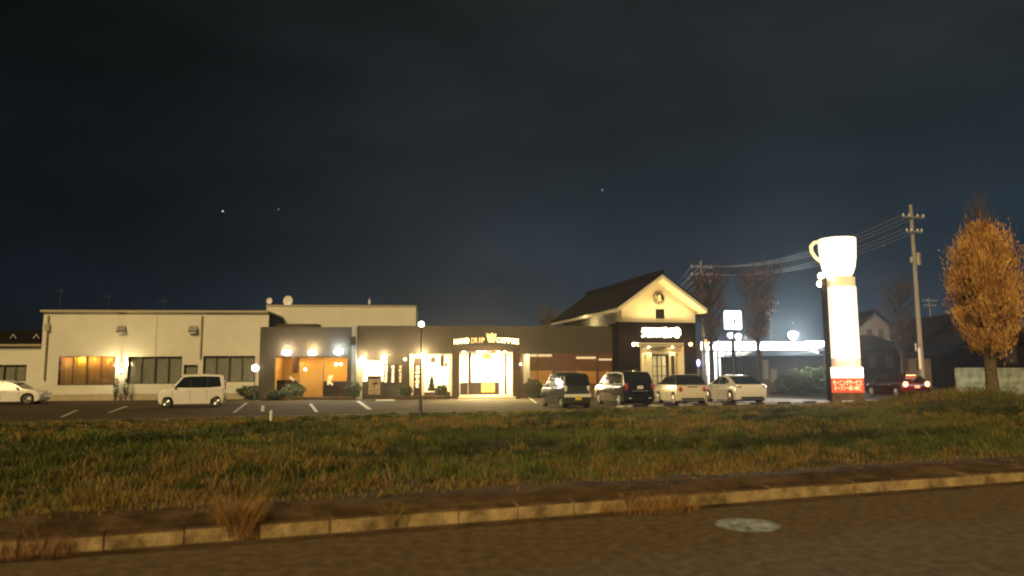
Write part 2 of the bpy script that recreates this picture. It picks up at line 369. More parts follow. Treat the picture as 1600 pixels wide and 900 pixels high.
def fld(x, y, seed):
    r = np.random.default_rng(seed); v = 0
    for k in range(7):
        fx, fy, ph = r.uniform(-1, 1, 3); sc = [.25, .4, .6, .9, 1.4, 2.2, 3.3][k]; v = v + np.sin((x * fx + y * fy * 2) * sc * 2 + ph * 9) / (1 + k * .35)
    return v
def make_grass():
    pts = []; hs = []; ws = []; tn = []
    bands = [(7.2, 8.1, 11000, 24), (7.9, 12, 62000, 26), (12, 18, 62000, 36), (18, 25, 52000, 50), (25, 32.4, 40000, 64)]
    for s0, s1, n, tw in bands:
        s = RNG.uniform(s0, s1, n); tc_ = s * math.tan(HD)
        t = RNG.uniform(-.5, .5, n) * tw * 1.25 + tc_ + s * .05
        f1 = fld(t, s, 1); f2 = fld(t, s, 2); f3 = fld(t * 1.7, s * 1.7, 5)
        edge = np.clip((s - 7.9) / 2.2, 0, 1)
        far = np.clip((s - 24) / 7, 0, 1)
        keep = RNG.uniform(0, 1, n) < np.clip(.25 + edge * .8, 0, 1)
        keep &= (f3 > -1.6) | (RNG.uniform(0, 1, n) < .25); keep &= RNG.uniform(0, 1, n) > far * .45
        g_ = np.clip(.5 + f1 * .30, 0, 1); st = np.clip(.24 + f2 * .24 + (1 - edge) * .7 + far * .45, 0, 1)
        cg = DGREEN + (GREEN - DGREEN) * g_[:, None]; u = RNG.uniform(0, 1, n)[:, None]
        cs = OLIVE + (STRAW - OLIVE) * u
        mixk = (RNG.uniform(0, 1, n) < st)[:, None]
        c = np.where(mixk, cs, cg) * RNG.uniform(.6, 1.35, n)[:, None]
        h = (.035 + .085 * np.clip(.45 + f3 * .32, 0, 1)) * RNG.uniform(.45, 1.4, n) * (.35 + .65 * edge) * (1 - .55 * far)
        z = np.array([verge_z(a, b) for a, b in zip(t, s)])
        z = np.where((s > 7.5) & (s < 8.0), np.maximum(z, .20), z)
        h = h * (1 + 2.2 * np.exp(-((t - 29) / 3.6) ** 2 - ((s - 23.5) / 3.6) ** 2))
        x = D.x * t + NN.x * s; y = D.y * t + NN.y * s
        k = keep; pts.append(np.stack([x, y, z], 1)[k]); hs.append(h[k]); tn.append(c[k]); ws.append((.0028 + .00055 * s + 0 * h)[k])
    for s0, s1, n, tw in ((8.0, 13, 1500, 27), (13, 20, 2100, 40), (20, 31, 2300, 60)):
        cs_ = RNG.uniform(s0, s1, n); ct = RNG.uniform(-.5, .5, n) * tw * 1.25 + cs_ * math.tan(HD) + cs_ * .05
        f1 = fld(ct, cs_, 1); f2 = fld(ct, cs_, 2); gk = np.clip(.5 + f1 * .4 + RNG.normal(0, .25, n), 0, 1); st = RNG.uniform(0, 1, n) < np.clip(.30 + f2 * .25 + np.clip((10 - cs_) * .15, 0, .4), 0, 1)
        base = np.where(st[:, None], OLIVE + (STRAW - OLIVE) * RNG.uniform(0, .8, n)[:, None], DGREEN + (GREEN - DGREEN) * gk[:, None]) * RNG.uniform(.6, 1.25, n)[:, None]
        rad = RNG.uniform(.10, .34, n); hh = RNG.uniform(.10, .30, n) * (1 - .5 * np.clip((cs_ - 25) / 6, 0, 1)) * np.clip((cs_ - 7.6) / 1.5, .4, 1); m = 42
        a = RNG.uniform(0, 2 * math.pi, (n, m)); r = rad[:, None] * np.sqrt(RNG.uniform(0, 1, (n, m)))
        t = (ct[:, None] + r * np.cos(a)).ravel(); s = (cs_[:, None] + r * np.sin(a)).ravel(); s = np.clip(s, 7.9, 32)
        z = np.array([verge_z(p, q) for p, q in zip(t, s)])
        h = (hh[:, None] * (1.1 - .7 * r / rad[:, None]) * RNG.uniform(.6, 1.15, (n, m))).ravel()
        pts.append(np.stack([D.x * t + NN.x * s, D.y * t + NN.y * s, z], 1)); hs.append(h); ws.append(.003 + .0005 * s)
        tn.append(np.repeat(base, m, 0) * RNG.uniform(.7, 1.3, n * m)[:, None])
    pts = np.concatenate(pts); hs = np.concatenate(hs); ws = np.concatenate(ws); tn = np.concatenate(tn)
    blades('grass', pts, hs, ws, tn, .55, MT['tone'])
make_grass()
def weed(px, py, h, rad, n, label, tone, grp='dry weeds growing from the kerb joint', z=.05):
    c = gnd(px, py, z); n = int(n * 2.2); h = h * 1.1; tone = (tone[0] * 1.4, tone[1] * 1.65, tone[2] * 1.6)
    a = RNG.uniform(0, 2 * math.pi, n); r = rad * np.sqrt(RNG.uniform(0, 1, n))
    p = np.stack([c.x + r * np.cos(a), c.y + r * np.sin(a) * .6, np.full(n, z)], 1)
    hs = h * RNG.uniform(.35, 1.1, n) * (1 - .5 * r / rad)
    tn = (np.array(tone)[None] * RNG.uniform(.5, 1.4, n)[:, None])
    o = blades('weed_clump', p - np.array([[c.x, c.y, 0]]), hs, np.full(n, .0032), tn, .75, MT['tone'], 'thing', None)
    o.location = (c.x, c.y, 0); del o['kind']; return tag(o, label, 'weeds', grp)
weed(372, 832, .46, .20, 300, 'tallest clump of dry weeds overhanging the kerb near the road', (.30, .15, .05))
weed(1010, 792, .20, .55, 260, 'wide sprawling dry weed clump on the kerb above the manhole', (.28, .13, .045))
weed(613, 815, .22, .16, 130, 'small dry tuft on the kerb joint between the two big clumps', (.26, .16, .05))
weed(60, 862, .20, .30, 90, 'reddish low weeds at the far left end of the kerb', (.20, .08, .04))
weed(1200, 768, .16, .4, 160, 'thin low weeds on the kerb to the right of the sprawling clump', (.22, .12, .04))

# manhole
c = gnd(1168, 821, 0); mh = thing('manhole_cover', 'round iron manhole cover set in the near road', 'manhole cover', (c.x, c.y, 0))
mb = MB(); mb.lathe([(.29, .002), (.29, .010), (.265, .012), (.263, .006)], n=40); mb.build('rim', 'iron', mh)
mb = MB(); mb.lathe([(.258, .003), (.258, .011)], n=40)
for k in range(-4, 5):
    for j in range(-4, 5):
        if (k * k + j * j) * .0030 < .055: mb.box(k * .054 - .017, j * .054 - .017, .0112, k * .054 + .017, j * .054 + .017, .016)
mb.build('lid', 'iron', mh)

# parking lines
def stripe(p, q, wd, z=LOT + .008):
    p = Vector((p.x, p.y, z)); q = Vector((q.x, q.y, z)); d = (q - p).normalized(); n_ = Vector((-d.y, d.x, 0)) * wd / 2
    return [p - n_, q - n_, q + n_, p + n_]
pl = MB()
for a, b, wd in (((170, 645), (198, 635), .16), ((296, 663), (314, 656), .14), ((410, 643), (411, 634), .16), ((485, 631), (495, 644), .16), ((527, 650), (541, 658), .16),
               ((560, 627), (578, 640), .22), ((826, 621), (838, 630), .14), ((618, 650), (637, 653), .14), ((745, 650), (800, 652), .12), ((96, 652), (120, 641), .14), ((365, 645), (385, 630), .12)):
    pl.add(stripe(gnd(*a), gnd(*b), wd), [(0, 1, 2, 3)])
pl2 = pl.build('parking_markings', 'line'); struct(pl2)
tag(MB().box(-.6, -.12, 0, .6, .12, .10).build('wheel_stop', 'white', bevel=.02), 'white concrete block lying by the menu board', 'wheel stop').location = gnd(602, 627)
bp_ = gnd(423, 665, LOT); ob = MB().lathe([(.05, 0), (.05, .32), (.02, .36)], n=10).build('bollard', 'white'); tag(ob, 'short white marker post at the lawn edge', 'bollard'); ob.location = (bp_.x, bp_.y, -.1)

# black and white painted kerb at the back of the car row
kp0 = Vector((5.2, 37.2, 0)); i = 0; kw = MB(); kd = MB()
while i < 22:
    a = kp0 + D * (i * .88); b = kp0 + D * (i * .88 + .86)
    tgt = kw if i % 2 == 0 else kd
    n_ = NN * .16
    V = [a, b, b + n_, a + n_]; tgt.add([(v.x, v.y, LOT - .02) for v in V] + [(v.x, v.y, LOT + .13) for v in V], [(0, 1, 2, 3), (4, 5, 6, 7), (0, 1, 5, 4), (1, 2, 6, 5), (2, 3, 7, 6), (3, 0, 4, 7)])
    i += 1
struct(kw.build('striped_kerb', 'line')); struct(kd.build('striped_kerb_dark', 'ink'))

# ------------------------------------------------------------------ community hall on the left
def window(fc, root, x0, y0, x1, y1, d, panes, curtain=True, cm_='curtain'):
    a, z0, b, z1 = fc.rc(x0, y0, x1, y1, d); t = .06
    mb = MB(); mb.box(a, d - .05, z1 - t, b, d + .08, z1).box(a, d - .05, z0, b, d + .08, z0 + t).box(a, d - .05, z0 + t, a + t, d + .08, z1 - t).box(b - t, d - .05, z0 + t, b, d + .08, z1 - t)
    for k in range(1, panes):
        u = a + (b - a) * k / panes; tt = .05 if (k == panes // 2) else .022
        mb.box(u - tt, d - .03, z0 + t, u + tt, d + .05, z1 - t)
    win = mb.build('window', 'frame', root)
    MB().box(a + t, d + .01, z0 + t, b - t, d + .018, z1 - t).build('pane', 'pane', win)
    if curtain:
        cv = MB(); n = int((b - a) / .06)
        V = []
        for k in range(n + 1):
            u = a + t + (b - a - 2 * t) * k / n; y = d + .14 + .010 * math.sin(k * 1.3) + .012 * math.sin(k * .37)
            V += [(u, y, z0 + t), (u, y, z1 - t)]
        cv.add(V, [(2 * k, 2 * k + 2, 2 * k + 3, 2 * k + 1) for k in range(n)]); cv.build('curtain', cm_, win, smooth=True)
    return (a, z0, b, z1), win
H = Facade(240, 54.0, 6)
hall = H.root('community_hall', 'long cream single storey hall with flat parapet and drawn curtain windows', 'building')
hu0, _, hu1, hz1 = H.rc(64, 489, 418, 625); hz1 = H.uz(240, 489)[1]
wins = [(91, 557, 180, 602, 4), (199, 557, 284, 600, 4), (317, 556, 398, 597, 4), (287, 570, 309, 585, 1)]
holes = [H.rc(*q[:4]) for q in wins]
wall_cells(MB(), hu0, hu1, -.1, hz1, holes, 0, .3).build('wall', 'stucco', hall)
MB().box(hu0, .3, -.1, hu0 + .3, 14, hz1).build('side_wall', 'stucco', hall)
MB().box(hu0, 13.7, -.1, hu1, 14, hz1).build('rear_wall', 'stucco', hall)
cap = H.uz(240, 485)[1]
MB().box(hu0 - .18, -.22, hz1, hu1, 14.2, cap).build('roof', 'cap', hall, bevel=.05)
MB().box(hu0, -.03, -.1, hu1, -.002, .45).build('plinth', 'cap', hall)
for q in wins:
    window(H, hall, q[0], q[1], q[2], q[3], 0.12, q[4], cm_='sheer' if q[0] == 91 else 'curtain')
# dark backing rooms with a lamp in the first
rb = MB()
for i_, hh in enumerate(holes):
    yb_ = 1.9 if i_ == 0 else .42
    rb.box(hh[0] - .1, yb_, hh[1] - .1, hh[2] + .1, yb_ + .03, hh[3] + .1)
h_ = holes[0]; rb.box(h_[0] - .14, .32, h_[1] - .14, h_[0] - .1, 1.9, h_[3] + .14).box(h_[2] + .1, .32, h_[1] - .14, h_[2] + .14, 1.9, h_[3] + .14).box(h_[0] - .1, .32, h_[3] + .1, h_[2] + .1, 1.9, h_[3] + .14)
rb.build('room_backing', 'curtain', hall)
def light_in_window():
    u0_, z0_, u1_, z1_ = holes[0]; W_ = u1_ - u0_
    MB().lathe([(.16, 0), (.10, .26)], c=(u0_ + W_ * .38, .62, z1_ - .42), n=16).build('lampshade', E['yel'], hall)
    for f_, y_, zz_, p_, c_ in ((.38, .42, .16, 75, (1, .56, .05)), (.60, .6, .2, 55, (1, .42, .08)), (.86, .6, .2, 60, (1, .42, .08)), (.12, .7, .3, 30, (1, .50, .18))):
        light('POINT', (u0_ + W_ * f_, y_, z1_ - zz_), p_, c_, .06, parent=hall)
light_in_window()
for x in (190, 302):
    a, z0, b, z1 = H.rc(x - 6, 509, x + 7, 520)
    v = MB(); v.prism([(0, z0), (-.28, z0), (-.34, z0 + .15), (0, z1)], a, b, 'x'); o = v.build('vent_hood', 'metal', hall)
    MB().box(a + .05, -.30, z0 - .04, b - .05, -.02, z0 - .002).build('vent_grille', 'white', o)
for x, yb in ((76, 594), (316, 560), (245, 556)):
    u, z = H.uz(x, 500); zb = H.uz(x, yb)[1]
    if x == 245: MB().box(u - .012, -.015, zb, u + .012, -.001, hz1 - .1).build('wall_joint', 'cap', hall)
    else:
        p = MB().tube((u, -.1, zb), (u, -.1, hz1 - .2), .055, n=10)
        if x == 76: p.box(u - .14, -.24, H.uz(x, 517)[1], u + .14, -.001, H.uz(x, 506)[1])
        p.build('drain_pipe', 'pipe', hall)
u, z = H.uz(189, 577); wl = MB(); wl.box(u - .09, -.02, z - .35, u + .09, -.001, z + .2); wlo = wl.build('wall_lamp', 'dmetal', hall)
MB().lathe([(.14, z - .22), (.17, z - .05), (.17, z + .02), (.12, z + .06)], c=(u, -.24, 0), n=16).build('lamp_glass', E['globe'], wlo, smooth=True)
light('SPOT', (u - .28, -.32, z + .0), 340, (1, .80, .42), .06, rot=(-.55, .42, 1), parent=hall, spot=88)
light('SPOT', (u + .28, -.32, z + .0), 340, (1, .80, .42), .06, rot=(.55, .42, 1), parent=hall, spot=88)
light('POINT', (u, -.7, z - .1), 38, (1, .82, .48), .15, parent=hall)
light('SPOT', (u, -.35, z - .1), 60, (1, .78, .42), .08, rot=(0, .1, -1), parent=hall, spot=100)
# wing far left
Wg = Facade(30, 55.5, 6); wing = Wg.root('side_wing', 'low cream wing with dark tiled roof at the far left', 'building')
a, z0, b, z1 = Wg.rc(-90, 541, 66, 625); h0 = Wg.rc(-30, 570, 41, 596)
wall_cells(MB(), a, b, -.1, z1, [h0], 0, .25).build('wall', 'stucco', wing); window(Wg, wing, -30, 570, 41, 596, .1, 4)
MB().box(h0[0] - .1, .38, h0[1] - .1, h0[2] + .1, .42, h0[3] + .1).build('room_backing', 'curtain', wing)
zt = Wg.uz(30, 530)[1]; MB().box(a, -.35, z1 + .002, b - .05, .3, z1 + .22).build('eaves', 'cap', wing)
MB().prism([(-.5, z1 + .23), (-.5, z1 + .33), (5, zt + 1.0), (5, z1 + .23)], a, b - .05, 'x').build('roof', 'roof', wing)
for x in (21, 57):
    u, z = Wg.uz(x, 529, -.4); MB().prism([(u - .24, z), (u - .18, z), (u, z + .28), (u + .18, z), (u + .24, z), (u, z + .36)], -.46, -.40).build('snow_guard', 'metal', wing)
# roof antennas beyond
for i, (x, y0, y1) in enumerate(((92, 448, 484), (168, 458, 484), (254, 466, 485), (782, 490, 512))):
    p = at(x, y1 + 14, 66); h_ = at(x, y0, 66).z - p.z
    t = thing('television_antenna', ['tall faint antenna mast behind the left end of the hall roof', 'faint antenna mast behind the middle left of the hall roof', 'small spiky antenna behind the hall roof right of the two faint masts', 'lone thin antenna mast behind the cafe roof beside the porch sign'][i], 'antenna', p)
    MB().tube((0, 0, 0), (0, 0, h_), .016, n=6).build('mast', 'aerial', t)
    m_ = MB(); m_.tube((-.5, 0, h_ * .82), (.5, 0, h_ * .9), .02, n=5)
    for k in range(6): m_.tube((-.5 + k * .2, -.35, h_ * (.82 + k * .016)), (-.5 + k * .2, .35, h_ * (.82 + k * .016)), .015, n=4)
    m_.build('receiver', 'aerial', t)

# ------------------------------------------------------------------ cafe
K = Facade(555, 54.0, 6)
cafe = K.root('cafe', 'long dark brown cafe with lit orange windows and bright columned entrance', 'building')
kz = K.uz(640, 509)[1]; dk = -.9
a, z0, b, z1 = K.rc(405, 511, 555, 628, dk); hb = K.rc(428, 557, 543, 623, dk); bay = (a, b)
wall_cells(MB(), a, b, -.1, z1, [hb], dk, dk + .25).build('bay_wall', 'dark', cafe)
MB().box(a, dk + .25, -.1, a + .25, 8, z1).build('bay_side_wall', 'dark', cafe); MB().box(b - .25, dk + .25, -.1, b, -.002, z1).build('bay_side_wall', 'dark', cafe)
ub = b
cb = K.rc(555, 509, 705, 625)[2]; 
w1 = K.rc(566, 561, 606, 597); w2 = K.rc(641, 552, 704, 614)
wall_cells(MB(), ub, cb, -.1, kz, [w1, w2], 0, .25).build('centre_wall', 'dark', cafe)
p0 = K.rc(706, 510, 814, 622); door = K.rc(718, 550, 801, 617)
wall_cells(MB(), cb, p0[2], -.1, kz, [(door[0], .12, door[2], door[3])], 0.0, .25).build('entrance_wall', 'dark', cafe)
rend = K.rc(813, 510, 972, 620)[2]; zw = K.uz(900, 552)[1]
MB().box(p0[2], 0, zw, rend, .25, kz).build('right_upper_wall', 'dark', cafe)
r1 = K.rc(817, 553, 864, 602); r2 = K.rc(900, 556, 933, 600); r3 = K.rc(935, 559, 967, 600)
wall_cells(MB(), p0[2], rend, -.1, zw, [(r1[0], .9, r1[2], zw), r2, r3], .03, .25).build('right_lower_wall', 'wood', cafe)
MB().box(a + .25, dk + .25, z1 - .45, ub - .25, -.002, z1 - .3).box(a + .3, 0.0, kz - .5, ub, 9, kz - .35).box(ub, .26, kz - .5, rend, 9, kz - .35).build('roof', 'roof', cafe)
# roof unit on bay
q = K.rc(432, 506, 497, 514, 2); MB().box(q[0], 2, kz - .3, q[2], 3.6, q[3]).build('roof_unit', 'dark', cafe)
# bay windows
def mull(root, h, n, d, m='frame', t=.05):
    mb = MB(); a, z0, b, z1 = h; mb.box(a, d, z1 - t, b, d + .07, z1).box(a, d, z0, b, d + .07, z0 + t)
    for k in range(n + 1):
        u = a + (b - a) * k / n; u = min(max(u, a + t / 2), b - t / 2); mb.box(u - t / 2, d + .002, z0 + t, u + t / 2, d + .068, z1 - t)
    w_ = mb.build('window', m, root); MB().box(a + t, d + .03, z0 + t, b - t, d + .038, z1 - t).build('pane', 'pane', w_); return w_
mull(cafe, hb, 3, dk + .08); mull(cafe, w1, 1, .08); mull(cafe, w2, 1, .08, 'frame'); mull(cafe, (r1[0], .9, r1[2], zw), 2, .08); mull(cafe, r2, 1, .08); mull(cafe, r3, 1, .08)
def room(root, u0, u1, y0, y1, z0, z1, m, fm, power, col, name='room_interior', n=2):
    mb = MB(); mb.add([(u0, y1, z0), (u1, y1, z0), (u1, y1, z1), (u0, y1, z1)], [(0, 1, 2, 3)])
    mb.add([(u0, y0, z0), (u0, y1, z0), (u0, y1, z1), (u0, y0, z1)], [(0, 1, 2, 3)]); mb.add([(u1, y0, z0), (u1, y1, z0), (u1, y1, z1), (u1, y0, z1)], [(0, 1, 2, 3)])
    mb.add([(u0, y0, z1), (u1, y0, z1), (u1, y1, z1), (u0, y1, z1)], [(0, 1, 2, 3)]); mb.build('room_wall', m, root, fix=False)
    MB().add([(u0, y0, z0), (u1, y0, z0), (u1, y1, z0), (u0, y1, z0)], [(0, 1, 2, 3)]).build('room_floor', fm, root)
    for k in range(n):
        u = u0 + (u1 - u0) * (k + .5) / n
        light('AREA', (u, (y0 + y1) / 2, z1 - .08), power / n, col, (u1 - u0) / n * .6, rot=(0, 0, -1), parent=root, sizey=(y1 - y0) * .6)
room(cafe, hb[0] - .1, hb[2] + .1, dk + .26, dk + 3.9, hb[1] - .02, hb[3] + .25, 'room', 'floorw', 300, (1, .68, .24))
room(cafe, ub + .15, w1[2] + .25, .26, 3.2, .3, w1[3] + .1, 'roomw', 'floorw', 800, (1, .84, .52))
room(cafe, w2[0] - .3, w2[2] + .05, .26, 3.8, .4, w2[3] + .2, 'roomw', 'floorw', 900, (1, .84, .50))
room(cafe, door[0] - .1, door[2] + .1, .26, 3.6, .1, door[3] + .1, 'roomw', 'floorw', 900, (1, .86, .55))
rsp = K.uz(829, 570)[0]
room(cafe, r1[0] - .1, rsp - .02, .30, 3.0, .1, zw + .2, 'roomw', 'floorw', 60, (1, .82, .46), n=1)
room(cafe, rsp, rend - .4, .30, 4.0, .1, zw + .2, 'room', 'floorw', 130, (1, .70, .30), n=3)
MB().box(hb[0], 2.75, 0, hb[2], 2.95, 1.25).build('wainscot', 'wood2', cafe)
MB().box(hb[0] + .9, .9, 1.9, hb[0] + 1.0, 2.9, hb[3] + .2).build('room_divider', 'wood', cafe)
# blinds on the right windows
for h in ((K.rc(829, 558, 864, 579)), (K.rc(901, 561, 933, 580)), (K.rc(935, 563, 967, 580))):
    o = MB().box(h[0], .2, h[1], h[2], .22, h[3]).build('blind', 'blind', cafe)
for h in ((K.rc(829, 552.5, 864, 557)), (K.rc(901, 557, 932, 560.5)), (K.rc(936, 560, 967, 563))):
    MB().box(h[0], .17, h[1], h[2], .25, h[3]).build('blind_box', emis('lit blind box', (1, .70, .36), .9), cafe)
# panel wall in middle of bay (brown partition) and furniture
pa = K.rc(466, 562, 505, 621, dk + 2.2); MB().box(pa[0], dk + 2.2, .1, pa[2], dk + 2.3, pa[3] - .2).build('partition', 'room', cafe)
for x0, x1, y0 in ((430, 462, 594), (508, 520, 597)):
    h = K.rc(x0, y0, x1, 620, dk + 1.2)
    t = thing('bench_seat', 'brown bench seat behind the left orange window' if x0 == 430 else 'narrow brown bench behind the right orange window', 'bench', K.w((h[0] + h[2]) / 2, dk + 1.2, .15), K.h)
    hw = (h[2] - h[0]) / 2; MB().box(-hw, -.3, 0, hw, .3, .45).build('seat', 'wood2', t); MB().box(-hw, .3, 0, hw, .42, h[3] - .15).build('backrest', 'wood2', t)
def cafe_chair(px, Yd, label, m='wood2'):
    u = K.uz(px, 600, Yd)[0]; t = thing('cafe_chair', label, 'chair', K.w(u, Yd, .15), K.h, 'cafe chairs inside the bay')
    MB().box(-.2, -.2, .42, .2, .2, .47).build('seat', m, t); MB().box(-.2, .17, .47, .2, .21, .95).build('backrest', m, t)
    for sx in (-.17, .17):
        for sy in (-.17, .17): MB().box(sx - .02, sy - .02, 0, sx + .02, sy + .02, .42).build('leg', m, t)
cafe_chair(524, dk + .7, 'dark cafe chair in front of the right orange window'); cafe_chair(446, dk + .6, 'dark cafe chair low behind the left orange window')
def table(px, Yd, label):
    u = K.uz(px, 600, Yd)[0]; t = thing('cafe_table', label, 'table', K.w(u, Yd, .15), K.h)
    MB().box(-.45, -.3, .70, .45, .3, .74).build('tabletop', 'wood2', t); MB().lathe([(.2, 0), (.03, .04), (.03, .70)], n=10).build('pedestal', 'dmetal', t)
table(533, dk + 1.0, 'small pedestal table behind the right orange window')
def pend(px, py, d, r, label, e='globe'):
    u, z = K.uz(px, py, d); t = thing('pendant_lamp', label, 'lamp', K.w(u, d, z), K.h, 'pendant lamps in the cafe')
    MB().ball((0, 0, 0), r, 12).build('globe', E[e], t, smooth=True); MB().tube((0, 0, r * .9), (0, 0, .9), .012, n=5).build('cord', 'dmetal', t)
pend(525, 569.5, dk + 2, .11, 'left one of the twin globe pendants in the right orange window'); pend(532.5, 569, dk + 2, .10, 'right one of the twin globe pendants in the right orange window')
pend(477, 577, dk + 1.6, .10, 'single globe pendant in the middle orange window')
# decorative papercut sheets (white irregular posters in bay window)
def poster(poly, label, e):
    P = [K.uz(x, y, dk + .3) for x, y in poly]; mb = MB(); mb.prism(P, dk + .30, dk + .32); o = mb.build('window_poster', e, None); o.location = K.o; o.rotation_euler = (0, 0, K.h); tag(o, label, 'poster')
poster([(511, 601), (512, 590), (514, 586), (521, 586), (519, 592), (516, 596), (519, 598), (521, 600), (519, 603), (515, 599), (513, 602)], 'bright cut paper poster inside the right orange window', emis('bright paper', (1, .76, .38), 1.1))
poster([(451, 590), (456, 587), (456, 590), (461, 593), (458, 596), (455, 593)], 'small pale paper sheet inside the left orange window', emis('pale paper', (1, .62, .36), .7))
# awning flood lamps
for x, y, c, e in ((448, 551, (1, .86, .60), 'white'), (488, 551, (1, .80, .42), 'white'), (529, 550, (.62, .86, 1), 'cool')):
    u, z = K.uz(x, y, dk - .4)
    t = MB(); t.box(u - .04, dk - .40, z + .16, u + .04, dk - .001, z + .21); fl = t.build('flood_lamp', 'dmetal', cafe)
    MB().ball((u, dk - .42, z), .20, 14, sx=1.5, sy=.6, sz=.8).build('lamp_lens', E[e], fl, smooth=True)
    light('POINT', (u, dk - .95, z + .05), 55, c, .3, parent=cafe); light('SPOT', (u, dk - .7, z - .1), 420, c, .15, rot=(0, -.9, -1), parent=cafe, spot=110); light('POINT', (u, dk - .38, z + .28), 120, c, .1, parent=cafe); light('POINT', (u, dk - .3, z - .05), 60, c, .1, parent=cafe)
# corner post and speaker
u = K.uz(553, 560, dk)[0]; MB().box(u - .16, dk - .12, 0, u + .16, dk - .002, kz - .1).build('corner_post', 'metal', cafe)
a, z0, b, z1 = K.rc(547, 526, 556, 539, dk - .4); MB().box(a, dk - .45, z0, b, dk - .13, z1).build('wall_speaker', 'ink', cafe)
# pale column by window 1
a, z0, b, z1 = K.rc(557, 561, 566, 621, -.1); MB().box(a, -.2, -.1, b, -.002, z1).build('pale_column', 'cream', cafe)
# wall lamps
for x, y, e, pw in ((567, 561, 'white', 90), (600, 559, 'white', 90), (633, 561.5, 'globe', 8), (660, 556, 'white', 160), (812, 569, 'white', 22)):
    u, z = K.uz(x, y, -.35); r = .17 if pw > 40 else .09
    b_ = MB().box(u - .03, -.30, z - .03, u + .03, -.001, z + .03).build('wall_lamp', 'dmetal', cafe)
    MB().ball((u, -.38, z), r, 12).build('lamp_globe', E[e], b_, smooth=True)
    light('POINT', (u, -.65, z), pw * 2.0, (1, .80, .42), .12, parent=cafe); light('POINT', (u, -.22, z + .2), pw * 1.0, (1, .80, .42), .08, parent=cafe)
# vertical lit writing strips
def vwriting(px, y0, y1, wpx, e, n, root, board=None, seed=0):
    rr = random.Random(seed); a, z0, b, z1 = K.rc(px - wpx / 2, y0, px + wpx / 2, y1, -.05); W_ = b - a; hh = (z1 - z0) / n; m_ = MB()
    for k in range(n):
        cz = z1 - hh * (k + .5); cx = (a + b) / 2
        for j in range(3): 
            zz = cz + (j - 1) * hh * .28; l = W_ * rr.uniform(.25, .48); sl = rr.uniform(-.15, .25) * hh
            m_.prism([(cx - l, zz - hh * .05), (cx + l, zz - hh * .05 + sl), (cx + l, zz + hh * .05 + sl), (cx - l, zz + hh * .05)], -.085, -.062)
        for j in range(2):
            xx = cx + rr.uniform(-.25, .3) * W_; l = hh * rr.uniform(.25, .45); sl = rr.uniform(-.25, .25) * W_
            m_.prism([(xx - W_ * .06, cz - l), (xx + W_ * .06, cz - l), (xx + W_ * .06 + sl, cz + l), (xx - W_ * .06 + sl, cz + l)], -.09, -.064)
    return m_.build('vertical_writing', e, root), (a, z0, b, z1)
for i, (px, e, lb) in enumerate(((603, 'vert', 'brightest vertical strip of lit writing beside the menu board window'), (614, 'vert', 'middle vertical strip of lit writing on the dark wall'), (625.5, 'vertd', 'dimmest vertical strip of lit writing on the dark wall'))):
    t = K.root('vertical_sign', lb, 'sign', 'vertical lit signs')
    _, q = vwriting(px, 571, 598, 5.5, E[e], 5, t, seed=i); MB().box(q[0] - .06, -.06, q[1] - .1, q[2] + .06, -.002, q[3] + .1).build('board', 'wood2', t)
t = K.root('banner_sign', 'tall brown banner with pale vertical writing at the left edge of the shop window', 'banner')
_, q = vwriting(652, 571, 606, 8, E['vert'], 5, t, seed=9); MB().box(q[0] - .08, -.05, q[1] - .35, q[2] + .08, -.012, q[3] + .55).build('cloth', 'wood2', t)
# cream jamb beside shop window
for x0, x1 in ((640, 646), (659, 663), (703.5, 706.5)):
    q = K.rc(x0, 553, x1, 617, -.1); MB().box(q[0], -.11, .15, q[2], -.052 if x0 < 700 else -.002, q[3]).build('window_jamb', 'cream', cafe)
# items in the shop window
for x0, y0, x1, y1, lb in ((673, 558, 681, 567, 'small square picture hanging in the shop window'), (688, 555, 694, 573, 'tall narrow picture hanging in the shop window'), (695, 566, 699, 573, 'tiny picture beside the tall narrow one')):
    q = K.rc(x0, y0, x1, y1, .6); o = MB().box(q[0], .6, q[1], q[2], .64, q[3]).build('framed_picture', 'board', None); o.location = K.o; o.rotation_euler = (0, 0, K.h); tag(o, lb, 'picture', 'pictures hung in the shop window')
q = K.uz(674.5, 611, .5); o = MB().lathe([(.34, 0), (.30, .25), (.22, .27), (.24, .5), (.15, .52), (.15, .8), (.03, 1.12)], n=12).build('cone_ornament', 'bush'); o.location = K.w(q[0], .5, q[1]); tag(o, 'cone shaped potted tree ornament in the shop window', 'ornament')
# menu board
t = K.root('menu_board', 'framed menu board with brown header standing before the bright window', 'menu board')
q = K.rc(574, 587, 596, 622, -1.3); MB().box(q[0], -1.36, q[1], q[2], -1.30, q[3]).build('frame', 'wood2', t)
MB().box(q[0] + .08, -1.372, q[1] + .25, q[2] - .08, -1.362, q[3] - .22).build('paper', 'board', t)
mk = MB(); cx = (q[0] + q[2]) / 2; cz = (q[1] + q[3]) / 2
mk.prism([(cx - .25, cz + .18), (cx - .05, cz + .3), (cx + .25, cz + .33), (cx + .2, cz + .2), (cx + .05, cz + .15), (cx - .02, cz - .02), (cx - .06, cz - .02), (cx - .02, cz + .2)], -1.384, -1.374)
for k in range(3): mk.box(cx - .28 + k * .05, -1.384, cz - .25 - k * .13, cx + .28 - k * .06, -1.374, cz - .22 - k * .13)
mk.build('printed_marks', 'ink', t)
